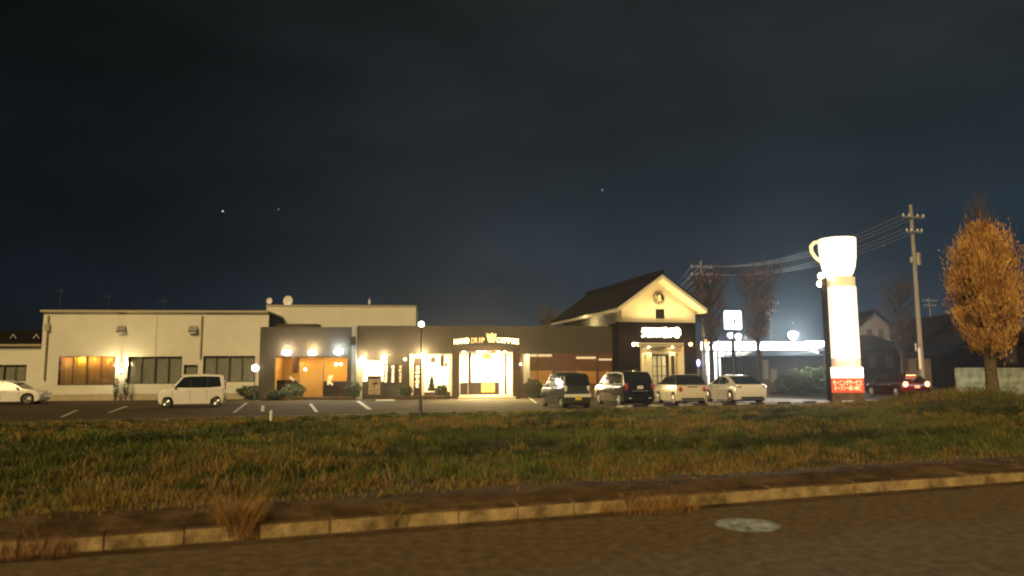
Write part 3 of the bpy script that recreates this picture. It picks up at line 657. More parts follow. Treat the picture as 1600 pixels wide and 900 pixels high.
# planting beds, hedges
def bed(x0, x1, y, lb, d0=-2.0):
    a = K.uz(x0, y, d0)[0]; b = K.uz(x1, y, d0)[0]
    o = MB().box(a, d0, 0, b, -1.0 if x0 < 550 else -.25, .22).build('planting_bed', 'oldkerb', None, bevel=.03); o.location = K.o; o.rotation_euler = (0, 0, K.h); return tag(o, lb, 'planter')
bed(408, 553, 626, 'low dark planting bed under the orange windows', -2.2); bed(616, 704, 624, 'low dark planting bed under the bright shop window')
def leafball(name, loc, rx, rz_, n, leaf, m, label, cat, grp=None, zc=None, shape='ball', parts=True):
    t = thing(name, label, cat, loc, 0, grp); V = []; Fs = []
    for i in range(n):
        d = Vector((random.gauss(0, 1), random.gauss(0, 1), random.gauss(0, 1))).normalized(); r = random.uniform(.55, 1.0) ** .6 * (1 + .14 * math.sin(d.x * 7 + d.z * 5) + random.uniform(-.06, .12))
        p = Vector((d.x * rx * r, d.y * rx * r, rz_ + d.z * rz_ * r)); a = Vector((random.uniform(-1, 1), random.uniform(-1, 1), random.uniform(-1, 1))).normalized() * leaf
        b = a.orthogonal().normalized() * leaf * .6; k = len(V); V += [p - a, p + b, p + a, p - b]; Fs.append((k, k + 1, k + 2, k + 3))
    MB().add(V, Fs).build('foliage', m, t, fix=False)
    s_ = MB()
    for j in range(4): s_.tube((0, 0, 0), (random.uniform(-.5, .5) * rx, random.uniform(-.5, .5) * rx, rz_ * 1.2), .03, .01, 5)
    s_.build('stem', 'bark', t); return t
for px, py, d, rx, rz_, lb in ((458, 626, -1.5, .72, .50, 'dark round bush under the left orange window'), (551, 624, -1.6, .55, .55, 'bright green bush at the corner of the bay'), (632, 622, -1.1, .50, .42, 'dark bush left of the lamp post'), (689, 619, -.9, .42, .42, 'clipped round bush before the bright shop window'),
                               (391, 628, 1.0, .95, .45, 'low wide bush beside the dark corner of the cafe'), (832, 612, -.7, .62, .62, 'leafy bush to the right of the entrance porch'), (427, 633, -2.4, .5, .3, 'small low shrub at the left end of the planting bed'), (848, 612, -.9, .55, .45, 'second bush half hidden by the boxy car')):
    u, z = K.uz(px, py, d); leafball('bush', K.w(u, d, .1), rx, rz_, 900, .075, 'bush', lb, 'bush', 'bushes along the cafe front')
for x in (181, 197):
    u, z = H.uz(x, 615, -.5); leafball('tall_shrub', H.w(u, -.5, 0), .17, .8, 220, .06, 'bush', 'thin tall shrub left of the hall wall lamp' if x < 190 else 'thin tall shrub right of the hall wall lamp', 'shrub', 'thin shrubs by the hall lamp')
# ---- entrance porch
pd = -2.2
for x0, x1 in ((706.5, 718), (801.5, 813)):
    q = K.rc(x0, 545, x1, 621, pd); MB().box(q[0], pd, .0, q[2], pd + .55, q[3] + .1).build('porch_column', 'wood2', cafe, bevel=.02)
qa = K.rc(706, 547, 813, 621, pd); ntl = 16; arc = []
ztop = lambda u: K.uz(760, 538.5, pd)[1] - .42 * ((u - (qa[0] + qa[2]) / 2) / ((qa[2] - qa[0]) / 2)) ** 2
zbot = K.uz(760, 549, pd)[1]
poly = [(qa[0], zbot), (qa[2], zbot)] + [(qa[2] + (qa[0] - qa[2]) * i / ntl, ztop(qa[2] + (qa[0] - qa[2]) * i / ntl)) for i in range(ntl + 1)]
MB().prism(poly, pd - .06, pd + .4).build('porch_beam', 'wood2', cafe)
MB().box(qa[0] + .1, pd + .401, zbot + .02, qa[2] - .1, -.002, zbot + .2).build('porch_ceiling', 'wood2', cafe)
for k, x in enumerate((725, 748, 757, 779, 789)):
    u, z = K.uz(x, 547.5, pd + .8); ob = MB().lathe([(.13, -.04), (.13, .02)], c=(u, pd + .8, zbot), n=12).build('downlight', E['warm'], cafe)
    if k in (0, 2, 4): light('SPOT', (u, pd + .8, zbot - .08), 130, (1, .76, .38), .08, rot=(0, 0, -1), parent=cafe, spot=130)
st = MB(); st.box(qa[0] + .45, pd - .25, 0, qa[2] - .35, -.002, .16); st.box(qa[0] + .6, pd + .5, .16, qa[2] - .5, -.002, .24); st.build('entrance_step', 'cream', cafe)
# glazing and posts of the vestibule
for x0, x1 in ((731.5, 736), (788.5, 791)):
    q = K.rc(x0, 550, x1, 617, -.2); MB().box(q[0], -.3, .24, q[2], -.1, zbot).build('door_post', 'wood2', cafe)
q = K.rc(736, 597.5, 780, 615, 0); MB().box(q[0], -.02, .24, q[2], .2, q[3]).build('door_panel', 'wood2', cafe)
q = K.rc(752, 599, 773, 613, 0); MB().box(q[0], -.05, q[1], q[2], -.022, q[3]).build('lit_cabinet', E['cab'], cafe)
q = K.rc(719, 598, 731, 616, 0); MB().box(q[0], -.02, .24, q[2], .2, q[3]).build('side_panel', 'wood2', cafe)
q = K.rc(753, 551, 770, 561, .8); MB().lathe([(.1, q[3]), (.42, q[1] + .2), (.36, q[1]), (.1, q[1] - .05)], c=((q[0] + q[2]) / 2, .8, 0), n=14).build('chandelier', E['cab'], cafe)
# curtains tied at each side of the entrance
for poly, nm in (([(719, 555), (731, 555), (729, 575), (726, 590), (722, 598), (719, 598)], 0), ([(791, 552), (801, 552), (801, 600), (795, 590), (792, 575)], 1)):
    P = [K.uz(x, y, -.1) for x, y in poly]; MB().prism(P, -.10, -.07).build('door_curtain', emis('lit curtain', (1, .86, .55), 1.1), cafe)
light('POINT', ((qa[0] + qa[2]) / 2, pd - 1.2, 2.6), 260, (1, .80, .42), .5, parent=cafe)
light('SPOT', ((qa[0] + qa[2]) / 2, -.3, 2.6), 9000, (1, .74, .32), .6, rot=(0, -1, -.42), parent=cafe, spot=95)
# sign words on the arched beam
sg = K.root('porch_sign', 'curved glowing sign over the entrance reading HAND DRIP COFFEE with crown emblem', 'sign')
def word(s, x0, x1, y0, y1, m, off):
    n = len(s)
    for i, ch in enumerate(s):
        xa = x0 + (x1 - x0) * i / n; xb = x0 + (x1 - x0) * (i + 1) / n; sag = 5.5 * (((xa + xb) / 2 - 760) / 52) ** 2
        a, z0, b, z1 = K.rc(xa, y0 + sag * .55, xb, y1 + sag * .55, pd - .1)
        if ch == 'I': a, b = (a + b) / 2 - (b - a) * .16, (a + b) / 2 + (b - a) * .16
        text(ch, 'letter', m, sg, ((a + b) / 2, pd - .12, (z0 + z1) / 2), (b - a) * .84, z1 - z0, .03, off)
word('HAND', 709, 733.5, 527, 535.5, E['letter'], .012); word('DRIP', 736, 757.5, 527.5, 535.5, E['letterdim'], 0); word('COFFEE', 775.5, 811, 527, 535, E['letter'], .012)
def pp(lst, d): return [K.uz(x, y, d) for x, y in lst]
em = MB()
em.prism(pp([(763, 535), (773, 535), (774.5, 528), (775.5, 522), (773, 521), (772, 524), (768.5, 519.5), (765, 523), (761.5, 521), (759.5, 522), (761.5, 529)], pd), pd - .14, pd - .09); em.build('crown_emblem', E['letterdim'], sg)
bu = K.uz(710, 537, pd)[0]; eu = K.uz(810, 537, pd)[0]
rl = MB(); rl.tube((bu, pd - .1, K.uz(710, 539, pd)[1]), (eu, pd - .1, K.uz(810, 539, pd)[1]), .03, n=6); rl.build('rail', 'dmetal', sg)
light('AREA', ((bu + eu) / 2, pd - .9, K.uz(760, 530, pd)[1]), 40, (1, .78, .4), 4, rot=(0, 1, .1), parent=sg, sizey=.3)

# ---- upper cream block behind the cafe
B = Facade(520, 60.5, 6); blk = B.root('rear_block', 'plain cream upper block rising behind the dark cafe front', 'building')
a, z0, b, z1 = B.rc(416, 479, 650, 520); MB().box(a, 0, -.1, b, 7, z1).build('wall', 'stucco', blk); MB().box(a - .05, -.06, z1, b + .05, 7.05, z1 + .12).build('coping', 'cap', blk)
for x, y, r, lb in ((421, 470, .26, 'smaller satellite dish at the corner of the cream block'), (450, 470, .42, 'larger satellite dish on the cream block roof')):
    u, z = B.uz(x, y, .4); t = thing('satellite_dish', lb, 'satellite dish', B.w(u, .4, z1 + .12), B.h - .3, 'satellite dishes on the roof'); hz = z - z1 - .12
    ob = MB(); ob.lathe([(.03, .10), (r * .5, .07), (r, 0), (r, -.02), (r * .5, .05), (.02, .08)], c=(0, 0, hz), n=24, axis='y'); ob.build('dish', 'white', t, smooth=True)
    MB().tube((0, .1, 0), (0, .1, hz), .03, n=6).build('mast', 'metal', t); MB().tube((0, .0, hz - r), (0, -.35, hz - .05), .012, n=5).build('feed_arm', 'metal', t)
u, z = B.uz(577, 479, .4); t = thing('roof_camera', 'small white camera on a short mast on the cream block roof', 'camera', B.w(u, .4, z1 + .12), B.h)
MB().tube((0, 0, 0), (0, 0, .75), .02, n=6).build('mast', 'metal', t); MB().box(-.07, -.14, .12, .07, .14, .5).build('housing', 'white', t, bevel=.02)

# ------------------------------------------------------------------ white storehouse with gable
G = Facade(973, 55.4, 15)
st_ = G.root('storehouse', 'white gabled storehouse with dark tiled roof and dark timber ground floor', 'building')
u1 = G.uz(1086, 500)[0]; DP = 13.5; zb_ = G.uz(1030, 506)[1]; um = u1 / 2
_oh = 1.35; _l = G.uz(966, 477.5, -_oh); _r = G.uz(1105, 479.5, -_oh); _a = G.uz(1034, 426, -_oh); _m = (_l[0] + _r[0]) / 2; _s = (_a[1] - (_l[1] + _r[1]) / 2) / ((_r[0] - _l[0]) / 2)
rz_at = lambda u: _a[1] - _s * abs(u - _m) - .41
ze = rz_at(0); zer = rz_at(u1); za = rz_at(_m)
print('STORE', ze, zer, za, _l, _r, u1, zb_)
em_ = MB(); em_.prism([(0, zb_), (u1, zb_), (u1, zer), (_m, za), (0, ze)], 0, .3).build('gable_wall', 'stucco2', st_)
MB().box(0, .3, zb_ - 3, .3, DP, ze).box(u1 - .3, .3, zb_ - 3, u1, DP, zer).build('side_wall', 'stucco2', st_)
MB().prism([(0, 0), (u1, 0), (u1, zer), (_m, za), (0, ze)], DP, DP + .3).build('rear_wall', 'stucco2', st_)
# roof: two slopes, overhanging
oh = 1.35
tl = G.uz(966, 477.5, -oh); tr_ = G.uz(1105, 479.5, -oh); ap = G.uz(1034, 426, -oh)
rm = (tl[0] + tr_[0]) / 2; rh = (tr_[0] - tl[0]) / 2; zt0 = (tl[1] + tr_[1]) / 2; rsl = (ap[1] - zt0) / rh
def slope(side, lo, hi, mtl, nm, xtra=0):
    s = -1 if side == 'l' else 1; e = rh + xtra
    P = lambda r, h: (rm + s * r, ap[1] - rsl * r + h)
    return MB().prism([P(0, lo), P(e, lo), P(e, hi), P(0, hi)], -oh, DP + 1.0).build(nm, mtl, st_)
slope('l', -.42, -.14, 'stucco2', 'eaves_board'); slope('r', -.42, -.14, 'stucco2', 'eaves_board')
slope('l', -.137, 0, 'roof', 'roof', .06); slope('r', -.137, 0, 'roof', 'roof', .06)
MB().box(rm - .16, -oh - .03, ap[1] - .05, rm + .16, DP + 1.0, ap[1] + .22).build('ridge', 'roof', st_)
# soft light under the eaves from sign lamps
# emblem and window
u, z = G.uz(1029.5, 466); t = MB().lathe([(.48, -.08), (.48, -.005)], c=(u, 0, z), n=32, axis='y').build('round_emblem', 'darkbox', st_)
rr_ = MB()
rr_.lathe([(.40, -.10), (.44, -.10), (.44, -.082), (.40, -.082), (.40, -.10)], c=(u, 0, z), n=32, axis='y', close=False); rr_.ball((u, -.09, z + .12), .15, 12, sy=.2, sz=1.2)
rr_.prism([(u - .12, z - .02), (u - .22, z - .3), (u - .14, z - .3), (u - .05, z - .1), (u + .0, z - .34), (u + .06, z - .34), (u + .06, z - .1), (u + .17, z - .28), (u + .24, z - .26), (u + .12, z - .02)], -.10, -.082)
rr_.prism([(u - .33, z + .2), (u - .27, z + .22), (u - .2, z - .1), (u - .26, z - .12)], -.10, -.082)
rr_.build('emblem_figure', 'cream', t)
q = G.rc(1024, 483, 1037.5, 498); MB().box(q[0] - .1, -.05, q[1] - .1, q[2] + .1, -.002, q[3] + .1).build('window', 'stucco2', st_); MB().box(q[0], -.07, q[1], q[2], -.052, q[3]).build('shutter', 'darkbox', st_)
# dark ground floor box
bx = -.45; q0 = G.rc(967, 506, 1088.5, 620, bx); dq = G.rc(1001, 541, 1067, 620, bx)
wall_cells(MB(), q0[0], q0[2], -.1, zb_, [(dq[0], -.1, dq[2], dq[3])], bx, bx + .3).build('ground_floor_wall', 'darkbox', st_)
MB().box(q0[0], bx + .3, -.1, q0[0] + .25, 1.5, zb_).box(q0[2] - .25, bx + .3, -.1, q0[2], DP, zb_).build('ground_floor_side', 'darkbox', st_)
MB().box(q0[0] - .05, bx - .06, zb_, q0[2] + .05, -.002, zb_ + .08).build('ledge', 'darkbox', st_)
# canopy with dentils
q = G.rc(997, 536, 1068, 542, bx - .8); MB().box(q[0], bx - .85, q[3] - .10, q[2], bx - .002, q[3] + .02).build('door_canopy', 'cream', st_)
dn = MB(); n = 17
for k in range(n):
    u = q[0] + (q[2] - q[0]) * (k + .5) / n; dn.lathe([(.075, -.02), (.085, .35)], c=(u, bx - .83, q[3] - .21), n=8, axis='y')
dn.build('canopy_dentils', 'cream', st_)
# door surround
zt_ = q[3] - .25
sr = MB(); i0, _, i1, iz = G.rc(1022, 556, 1043, 600, bx - .2)
sr.box(dq[0], bx - .25, iz + .15, dq[2], bx + .1, dq[3]).box(dq[0], bx - .25, -.1, dq[0] + .45, bx + .1, iz + .148).box(dq[2] - .45, bx - .25, -.1, dq[2], bx + .1, iz + .148)
sr.build('door_surround', 'cream', st_)
for x0, x1 in ((1010, 1019), (1046, 1056)):
    q = G.rc(x0, 551, x1, 600, bx - .4); MB().box(q[0], bx - .42, -.1, q[2], bx - .26, q[3]).build('door_pier', 'cream', st_)
q = G.rc(1049, 556, 1054, 590, bx - .45); MB().box(q[0], bx - .45, q[1], q[2], bx - .422, q[3]).build('pier_panel', 'wood2', st_)
mb = MB(); mb.box(i0 - .35, bx + .0, -.1, i0, bx + .08, iz + .12).box(i1, bx, -.1, i1 + .35, bx + .08, iz + .12).box(i0, bx, iz, i1, bx + .08, iz + .12)
for k in (1, 2): mb.box(i0 + (i1 - i0) * k / 3 - .03, bx + .01, 0, i0 + (i1 - i0) * k / 3 + .03, bx + .07, iz)
for z in (.8, 1.5, 2.2): mb.box(i0, bx + .02, z, i1, bx + .06, z + .05)
dr = mb.build('door', 'wood2', st_); MB().box(i0, bx + .1, 0, i1, bx + .11, iz).build('door_glass', 'pane', dr)
room(st_, i0 - .9, i1 + .9, bx + .35, bx + 3.2, 0, iz + .4, 'roomw', 'floorw', 70, (1, .78, .40), n=1)
for px, pw in ((990, 60), (1079, 60)):
    u, z = G.uz(px, 538, bx - .4); br = MB().box(u - .04, bx - .3, z - .05, u + .04, bx - .002, z + .05).build('wall_lamp', 'dmetal', st_)
    MB().ball((u, bx - .4, z), .13, 12).build('lamp_globe', E['orange'] if px > 1000 else E['globe'], br, smooth=True)
    light('POINT', (u, bx - .62, z + .05), pw, (1, .56, .20), .12, parent=st_)
for px in (1014, 1051):
    u, z = G.uz(px, 553, bx - .6); ob = MB().lathe([(.08, -.05), (.08, .05)], c=(u, bx - .6, zt_ - .02), n=10).build('canopy_downlight', E['warm'], st_)
    light('SPOT', (u, bx - .62, zt_ - .12), 90, (1, .76, .36), .05, rot=(0, .15, -1), parent=st_, spot=100)
sgn = G.root('gable_sign', 'glowing white lettering on the dark wall over the storehouse door', 'sign')
q = G.rc(1002, 511.5, 1063, 528, bx - .15); text('元町珈琲', 'lettering', E['signw'], sgn, ((q[0] + q[2]) / 2, bx - .16, (q[1] + q[3]) / 2), q[2] - q[0], q[3] - q[1], .05, .055)
MB().box(q[0] + .1, bx - .09, q[1] + .3, q[2] - .1, bx - .002, q[1] + .36).box(q[0] + .1, bx - .09, q[3] - .36, q[2] - .1, bx - .002, q[3] - .30).build('rail', 'dmetal', sgn)
light('AREA', ((q[0] + q[2]) / 2, bx - 1.0, (q[1] + q[3]) / 2), 28, (1, .82, .5), 2.8, rot=(0, 1, .3), parent=sgn, sizey=.5)
light('AREA', (-1.3, 5.5, zb_ + .1), 130, (1, .80, .45), .3, rot=(1, 0, .9), parent=sgn, sizey=9)
light('AREA', (um, bx - .75, zb_ + .15), 230, (1, .72, .26), u1 * .9, rot=(0, -.10, 1), parent=sgn, sizey=.3)

# ------------------------------------------------------------------ cars
CARN = {}
def wheelset(root, L_, W_, rw, xf, xr, m_rim='rim', sp=8):
    for x in (xf, xr):
        for s in (-1, 1):
            y = s * (W_ / 2 - .11)
            wh = MB().lathe([(rw * .66, -.09), (rw * .95, -.10), (rw, -.07), (rw, .07), (rw * .95, .10), (rw * .66, .09)], c=(x, y, rw), n=24, axis='y', close=True).build('wheel', 'tyre', root, smooth=True)
            rm = MB(); yo = y + s * .085; rm.lathe([(rw * .60, -.012), (rw * .68, -.012), (rw * .68, .012), (rw * .60, .012), (rw * .60, -.012)], c=(x, yo + s * .012, rw), n=20, axis='y', close=False)
            for k in range(sp):
                a = 2 * math.pi * k / sp; p = (x + .05 * math.cos(a), yo + s * .016, rw + .05 * math.sin(a)); q = (x + rw * .62 * math.cos(a), yo + s * .01, rw + rw * .62 * math.sin(a)); rm.tube(p, q, .022, .026, 5)
            rm.lathe([(.06, -.01), (.05, .02)], c=(x, yo + s * .01, rw), n=10, axis='y'); rm.build('rim', m_rim, wh)
def car(name, label, cat, loc, rz, S, paint, grp='cars parked at the cafe'):
    t = thing(name, label, cat, loc, rz, grp); L_, W_, H_ = S['L'], S['W'], S['H']; rw = S['rw']; xf, xr = S['xf'], S['xr']; zs = .20
    def arch(xc):
        r = rw + .06; th = math.acos(max(-1, min(1, (zs - rw) / r))) if abs(zs - rw) < r else math.pi / 2
        a0 = math.atan2(zs - rw, math.sqrt(max(0, r * r - (zs - rw) ** 2)))
        return [(xc + r * math.cos(a0 + (math.pi - 2 * a0) * k / 12), rw + r * math.sin(a0 + (math.pi - 2 * a0) * k / 12)) for k in range(13)]
    low = S['low']  # contour front to rear over the top
    ol = list(low) + list(reversed(arch(xr))) + list(reversed(arch(xf)))
    fr = [-1, -.985, -.93, -.8, -.45, 0, .45, .8, .93, .985, 1]; cx_ = {1: .16, .985: .11, .93: .06, .8: .025, .45: .005, 0: 0}; cz_ = {1: .045, .985: .02, .93: .006, .8: 0, .45: 0, 0: 0}
    mb = MB(); V = []; n = len(ol); zt = max(z for x, z in ol)
    for f in fr:
        a, b = cx_[abs(f)], cz_[abs(f)]
        for x, z in ol:
            k = max(0, (abs(x) - (L_ / 2 - .45)) / .45); xx = x - math.copysign(a * k, x); zz = z - b * max(0, (z - zt * .55) / (zt * .45)); yy = f * W_ / 2 * (1 - .02 * max(0, (.45 - z) / .45))
            V.append((xx, yy, zz))
    fs = [tuple(range(n)), tuple(range((len(fr) - 1) * n, len(fr) * n))]
    for k in range(len(fr) - 1):
        for i in range(n): fs.append((k * n + i, k * n + (i + 1) % n, (k + 1) * n + (i + 1) % n, (k + 1) * n + i))
    mb.add(V, fs); mb.build('body', paint, t, smooth=True)
    MB().box(-L_ / 2 + .25, -W_ / 2 + .10, .16, L_ / 2 - .25, W_ / 2 - .10, .42).build('underbody', 'under', t)
    cab = S['cab']; zb = min(z for x, z in cab); tum = S.get('tum', .22)
    hw = lambda z: W_ / 2 * .975 - tum * (z - zb)
    V = []; m = len(cab); fr2 = [-1, -.93, -.6, 0, .6, .93, 1]
    for f in fr2:
        dz = {1: -.045, .93: -.01, .6: .012, 0: .02}[abs(f)]
        for x, z in cab:
            k = (z - zb) / (H_ - zb); xx = x * (1 - (.03 if abs(f) == 1 else 0) * k); V.append((xx, f * hw(z), z + dz * k))
    fs = [tuple(range(m)), tuple(range((len(fr2) - 1) * m, len(fr2) * m))] + [(k * m + i, k * m + (i + 1) % m, (k + 1) * m + (i + 1) % m, (k + 1) * m + i) for k in range(len(fr2) - 1) for i in range(m)]
    MB().add(V, fs).build('cabin', S.get('cabm', paint), t, smooth=True)
    if S.get('roofm'):
        pass
    for poly in S['sw']:
        for s in (-1, 1):
            P = [(x, s * (hw(z) + .008), z) for x, z in poly]; Q = [(x, s * (hw(z) - .02), z) for x, z in poly]; k = len(P)
            MB().add(P + Q, [tuple(range(k)), tuple(range(2 * k - 1, k - 1, -1))] + [(i, i + k, (i + 1) % k + k, (i + 1) % k) for i in range(k)]).build('side_window', 'carglass', t)
    for nm, (A, B_) in (('windscreen', S['ws']), ('rear_window', S['rwn'])):
        d = Vector((B_[0] - A[0], 0, B_[1] - A[1])); nrm = Vector((d.z, 0, -d.x)).normalized()
        if (nrm.x > 0) != (nm == 'windscreen'): nrm = -nrm
        P = []
        for (x, z), sgn_ in ((A, -1), (A, 1), (B_, 1), (B_, -1)): P.append(Vector((x, sgn_ * (hw(z) * .90), z)) + nrm * .022)
        Q = [p - nrm * .04 for p in P]; MB().add(P + Q, [(0, 1, 2, 3), (7, 6, 5, 4), (0, 4, 5, 1), (1, 5, 6, 2), (2, 6, 7, 3), (3, 7, 4, 0)]).build(nm, 'carglass', t)
    wheelset(t, L_, W_, rw, xf, xr, sp=S.get('sp', 8))
    for (x, z, yy, wx, wy, wz, nm, m_) in S['bits']:
        for s in ((-1, 1) if yy else (0,)):
            y = s * yy; MB().ball((x, y, z), 1, 14, sx=wx, sy=wy, sz=wz).build(nm, m_, t, smooth=True) if nm in ('headlight', 'tail_light', 'fog_light') else MB().box(x - wx, y - wy, z - wz, x + wx, y + wy, z + wz).build(nm, m_, t, bevel=.012)
    mx_ = S['mir']
    for s in (-1, 1): MB().ball((mx_[0], s * (W_ / 2 + .06), mx_[1]), 1, 10, sx=.07, sy=.10, sz=.075).build('mirror', S.get('mirm', paint), t, smooth=True)
    for px_ in S.get('plate', []):
        x, z, w_, h_, m_ = px_; MB().box(x - .012, -w_ / 2, z - h_ / 2, x + .012, w_ / 2, z + h_ / 2).build('number_plate', m_, t)
    for x in S.get('pil', []):
        for s in (-1, 1): MB().add([(x[0], s * (hw(z_) + o_), z_) for z_ in (x[2], x[3]) for o_ in (.006, -.02)] + [(x[1], s * (hw(z_) + o_), z_) for z_ in (x[2], x[3]) for o_ in (.006, -.02)], [(0, 1, 3, 2), (4, 6, 7, 5), (0, 4, 5, 1), (2, 3, 7, 6), (0, 2, 6, 4), (1, 5, 7, 3)]).build('door_pillar', 'under', t)
    # door seams and handles
    for x in S.get('seam', []):
        for s in (-1, 1): MB().box(x - .006, s * W_ / 2 - .003, .34, x + .006, s * W_ / 2 + .003, S['belt'] - .03).build('door_seam', 'under', t)
    for x in S.get('hand', []):
        for s in (-1, 1): MB().box(x - .08, s * W_ / 2 - .01, S['belt'] - .14, x + .08, s * W_ / 2 + .02, S['belt'] - .11).build('door_handle', S.get('hm', paint), t)
    return t
kei = dict(L=3.4, W=1.475, H=1.79, rw=.28, xf=1.22, xr=-1.26, belt=1.02,
    low=[(1.62, .22), (1.70, .42), (1.68, .74), (1.60, .92), (1.38, 1.0), (1.0, 1.05), (-1.62, 1.06), (-1.68, .98), (-1.70, .5), (-1.66, .24)],
    cab=[(1.05, 1.03), (.52, 1.68), (.35, 1.76), (-.6, 1.79), (-1.45, 1.74), (-1.56, 1.66), (-1.66, 1.03)], tum=.12,
    sw=[[(.86, 1.08), (.44, 1.62), (.12, 1.66), (.12, 1.06)], [(.05, 1.06), (.05, 1.66), (-.72, 1.67), (-.72, 1.06)], [(-.79, 1.06), (-.79, 1.67), (-1.36, 1.64), (-1.46, 1.12)]],
    ws=((1.0, 1.09), (.54, 1.66)), rwn=((-1.65, 1.10), (-1.57, 1.62)), pil=[(.051, .119, 1.07, 1.66), (-.789, -.721, 1.07, 1.66)], mir=(.86, 1.10), seam=[.98, .08, -.76], hand=[.22, -.62],
    bits=[(1.60, .80, .54, .12, .16, .11, 'headlight', 'lensc'), (-1.63, 1.15, .64, .06, .06, .25, 'tail_light', 'lensr'), (1.70, .42, 0, .02, .5, .09, 'grille', 'under'), (-1.69, .42, 0, .03, .5, .05, 'bumper', 'under')],
    plate=[(1.715, .45, .33, .165, 'platey'), (-1.72, .72, .33, .165, 'platey')])
row = R(108)
wp = gnd(301, 632.5)
car('kei_van', 'white tall boxy kei van parked side on before the cream hall', 'van', (-17.5, 41.0, LOT), R(200), kei, 'pearl')
kei2 = dict(kei); kei2.update(bits=[(1.60, .80, .54, .12, .16, .11, 'headlight', 'lensc'), (-1.64, .98, .60, .07, .09, .15, 'tail_light', 'lensc'), (1.70, .42, 0, .02, .5, .09, 'grille', 'under'), (-1.70, .62, 0, .06, .70, .075, 'bumper', 'white'), (0, 1.80, 0, .95, .60, .012, 'roof_panel', 'silverw')],
    H=1.72, cab=[(x, z if z < 1.2 else z - .05) for x, z in kei['cab']], sw=[[(x, min(z, 1.60)) for x, z in p] for p in kei['sw']], plate=[(-1.78, .50, .33, .19, 'platey'), (1.715, .45, .33, .165, 'platey')], mirm='silverw')
car('kei_car', 'dark green boxy kei car with white bumper and yellow plate', 'car', (2.70, 38.7, LOT), row, kei2, 'greenb')
van = dict(L=4.5, W=1.72, H=1.84, rw=.32, xf=1.45, xr=-1.40, belt=1.02,
    low=[(2.16, .24), (2.25, .45), (2.22, .78), (2.05, .95), (1.70, 1.06), (1.3, 1.12), (-2.12, 1.16), (-2.22, 1.0), (-2.25, .5), (-2.20, .25)],
    cab=[(1.45, 1.1), (.72, 1.68), (.45, 1.79), (-.6, 1.84), (-1.75, 1.78), (-1.90, 1.68), (-2.16, 1.1)], tum=.16,
    sw=[[(1.14, 1.16), (.60, 1.66), (.22, 1.70), (.22, 1.14)], [(.14, 1.14), (.14, 1.70), (-.80, 1.72), (-.80, 1.14)], [(-.88, 1.14), (-.88, 1.72), (-1.65, 1.66), (-1.86, 1.18)]],
    ws=((1.38, 1.16), (.76, 1.65)), rwn=((-2.13, 1.18), (-1.93, 1.64)), mir=(1.12, 1.18), seam=[1.15, .18, -.84], hand=[.32, -.70], hm='metal',
    bits=[(2.16, .86, .66, .14, .16, .10, 'headlight', 'lensc'), (-2.19, 1.02, .74, .06, .085, .20, 'tail_light', 'lensr'), (2.25, .62, 0, .02, .55, .12, 'grille', 'metal'), (-2.25, .80, 0, .012, .45, .02, 'chrome_strip', 'metal'), (-2.24, .42, .55, .03, .10, .03, 'fog_light', 'lensc')],
    plate=[(-2.262, .98, .33, .165, 'platew'), (2.262, .45, .33, .165, 'platew')])
car('minivan', 'glossy black minivan between the boxy kei car and the cream hatchback', 'minivan', (6.05, 41.1, LOT), R(105), van, 'black')
mini = dict(L=3.85, W=1.73, H=1.60, rw=.33, xf=1.22, xr=-1.26, belt=1.03,
    low=[(1.82, .24), (1.92, .45), (1.90, .74), (1.75, .94), (1.2, 1.05), (.9, 1.09), (-1.70, 1.10), (-1.86, 1.03), (-1.92, .72), (-1.92, .42), (-1.86, .24)],
    cab=[(.98, 1.07), (.42, 1.49), (.2, 1.57), (-.5, 1.60), (-1.30, 1.56), (-1.46, 1.49), (-1.78, 1.07)], tum=.26, cabm='under',
    sw=[[(.80, 1.11), (.36, 1.47), (-.22, 1.50), (-.22, 1.10)], [(-.28, 1.10), (-.28, 1.50), (-.8, 1.50), (-.8, 1.10)], [(-.86, 1.10), (-.86, 1.50), (-1.25, 1.47), (-1.42, 1.13)]],
    ws=((.92, 1.11), (.46, 1.47)), rwn=((-1.74, 1.13), (-1.51, 1.46)), mir=(.72, 1.13), mirm='under', seam=[.85, -.25], hand=[-.12],
    bits=[(1.78, .74, .60, .10, .15, .15, 'headlight', 'lensc'), (-1.86, .84, .66, .08, .12, .15, 'tail_light', 'lensr'), (1.90, .55, 0, .02, .5, .1, 'grille', 'under'), (-1.915, .34, 0, .03, .62, .035, 'bumper', 'under'), (-1.90, .97, 0, .02, .26, .02, 'boot_handle', 'under'), (-.5, 1.625, 0, .75, .56, .01, 'roof_panel', 'white')],
    plate=[(1.93, .42, .33, .165, 'platew')])
car('hatchback', 'cream compact hatchback with dark cabin and round red tail light', 'car', (9.43, 42.2, LOT), R(98), mini, 'beige')
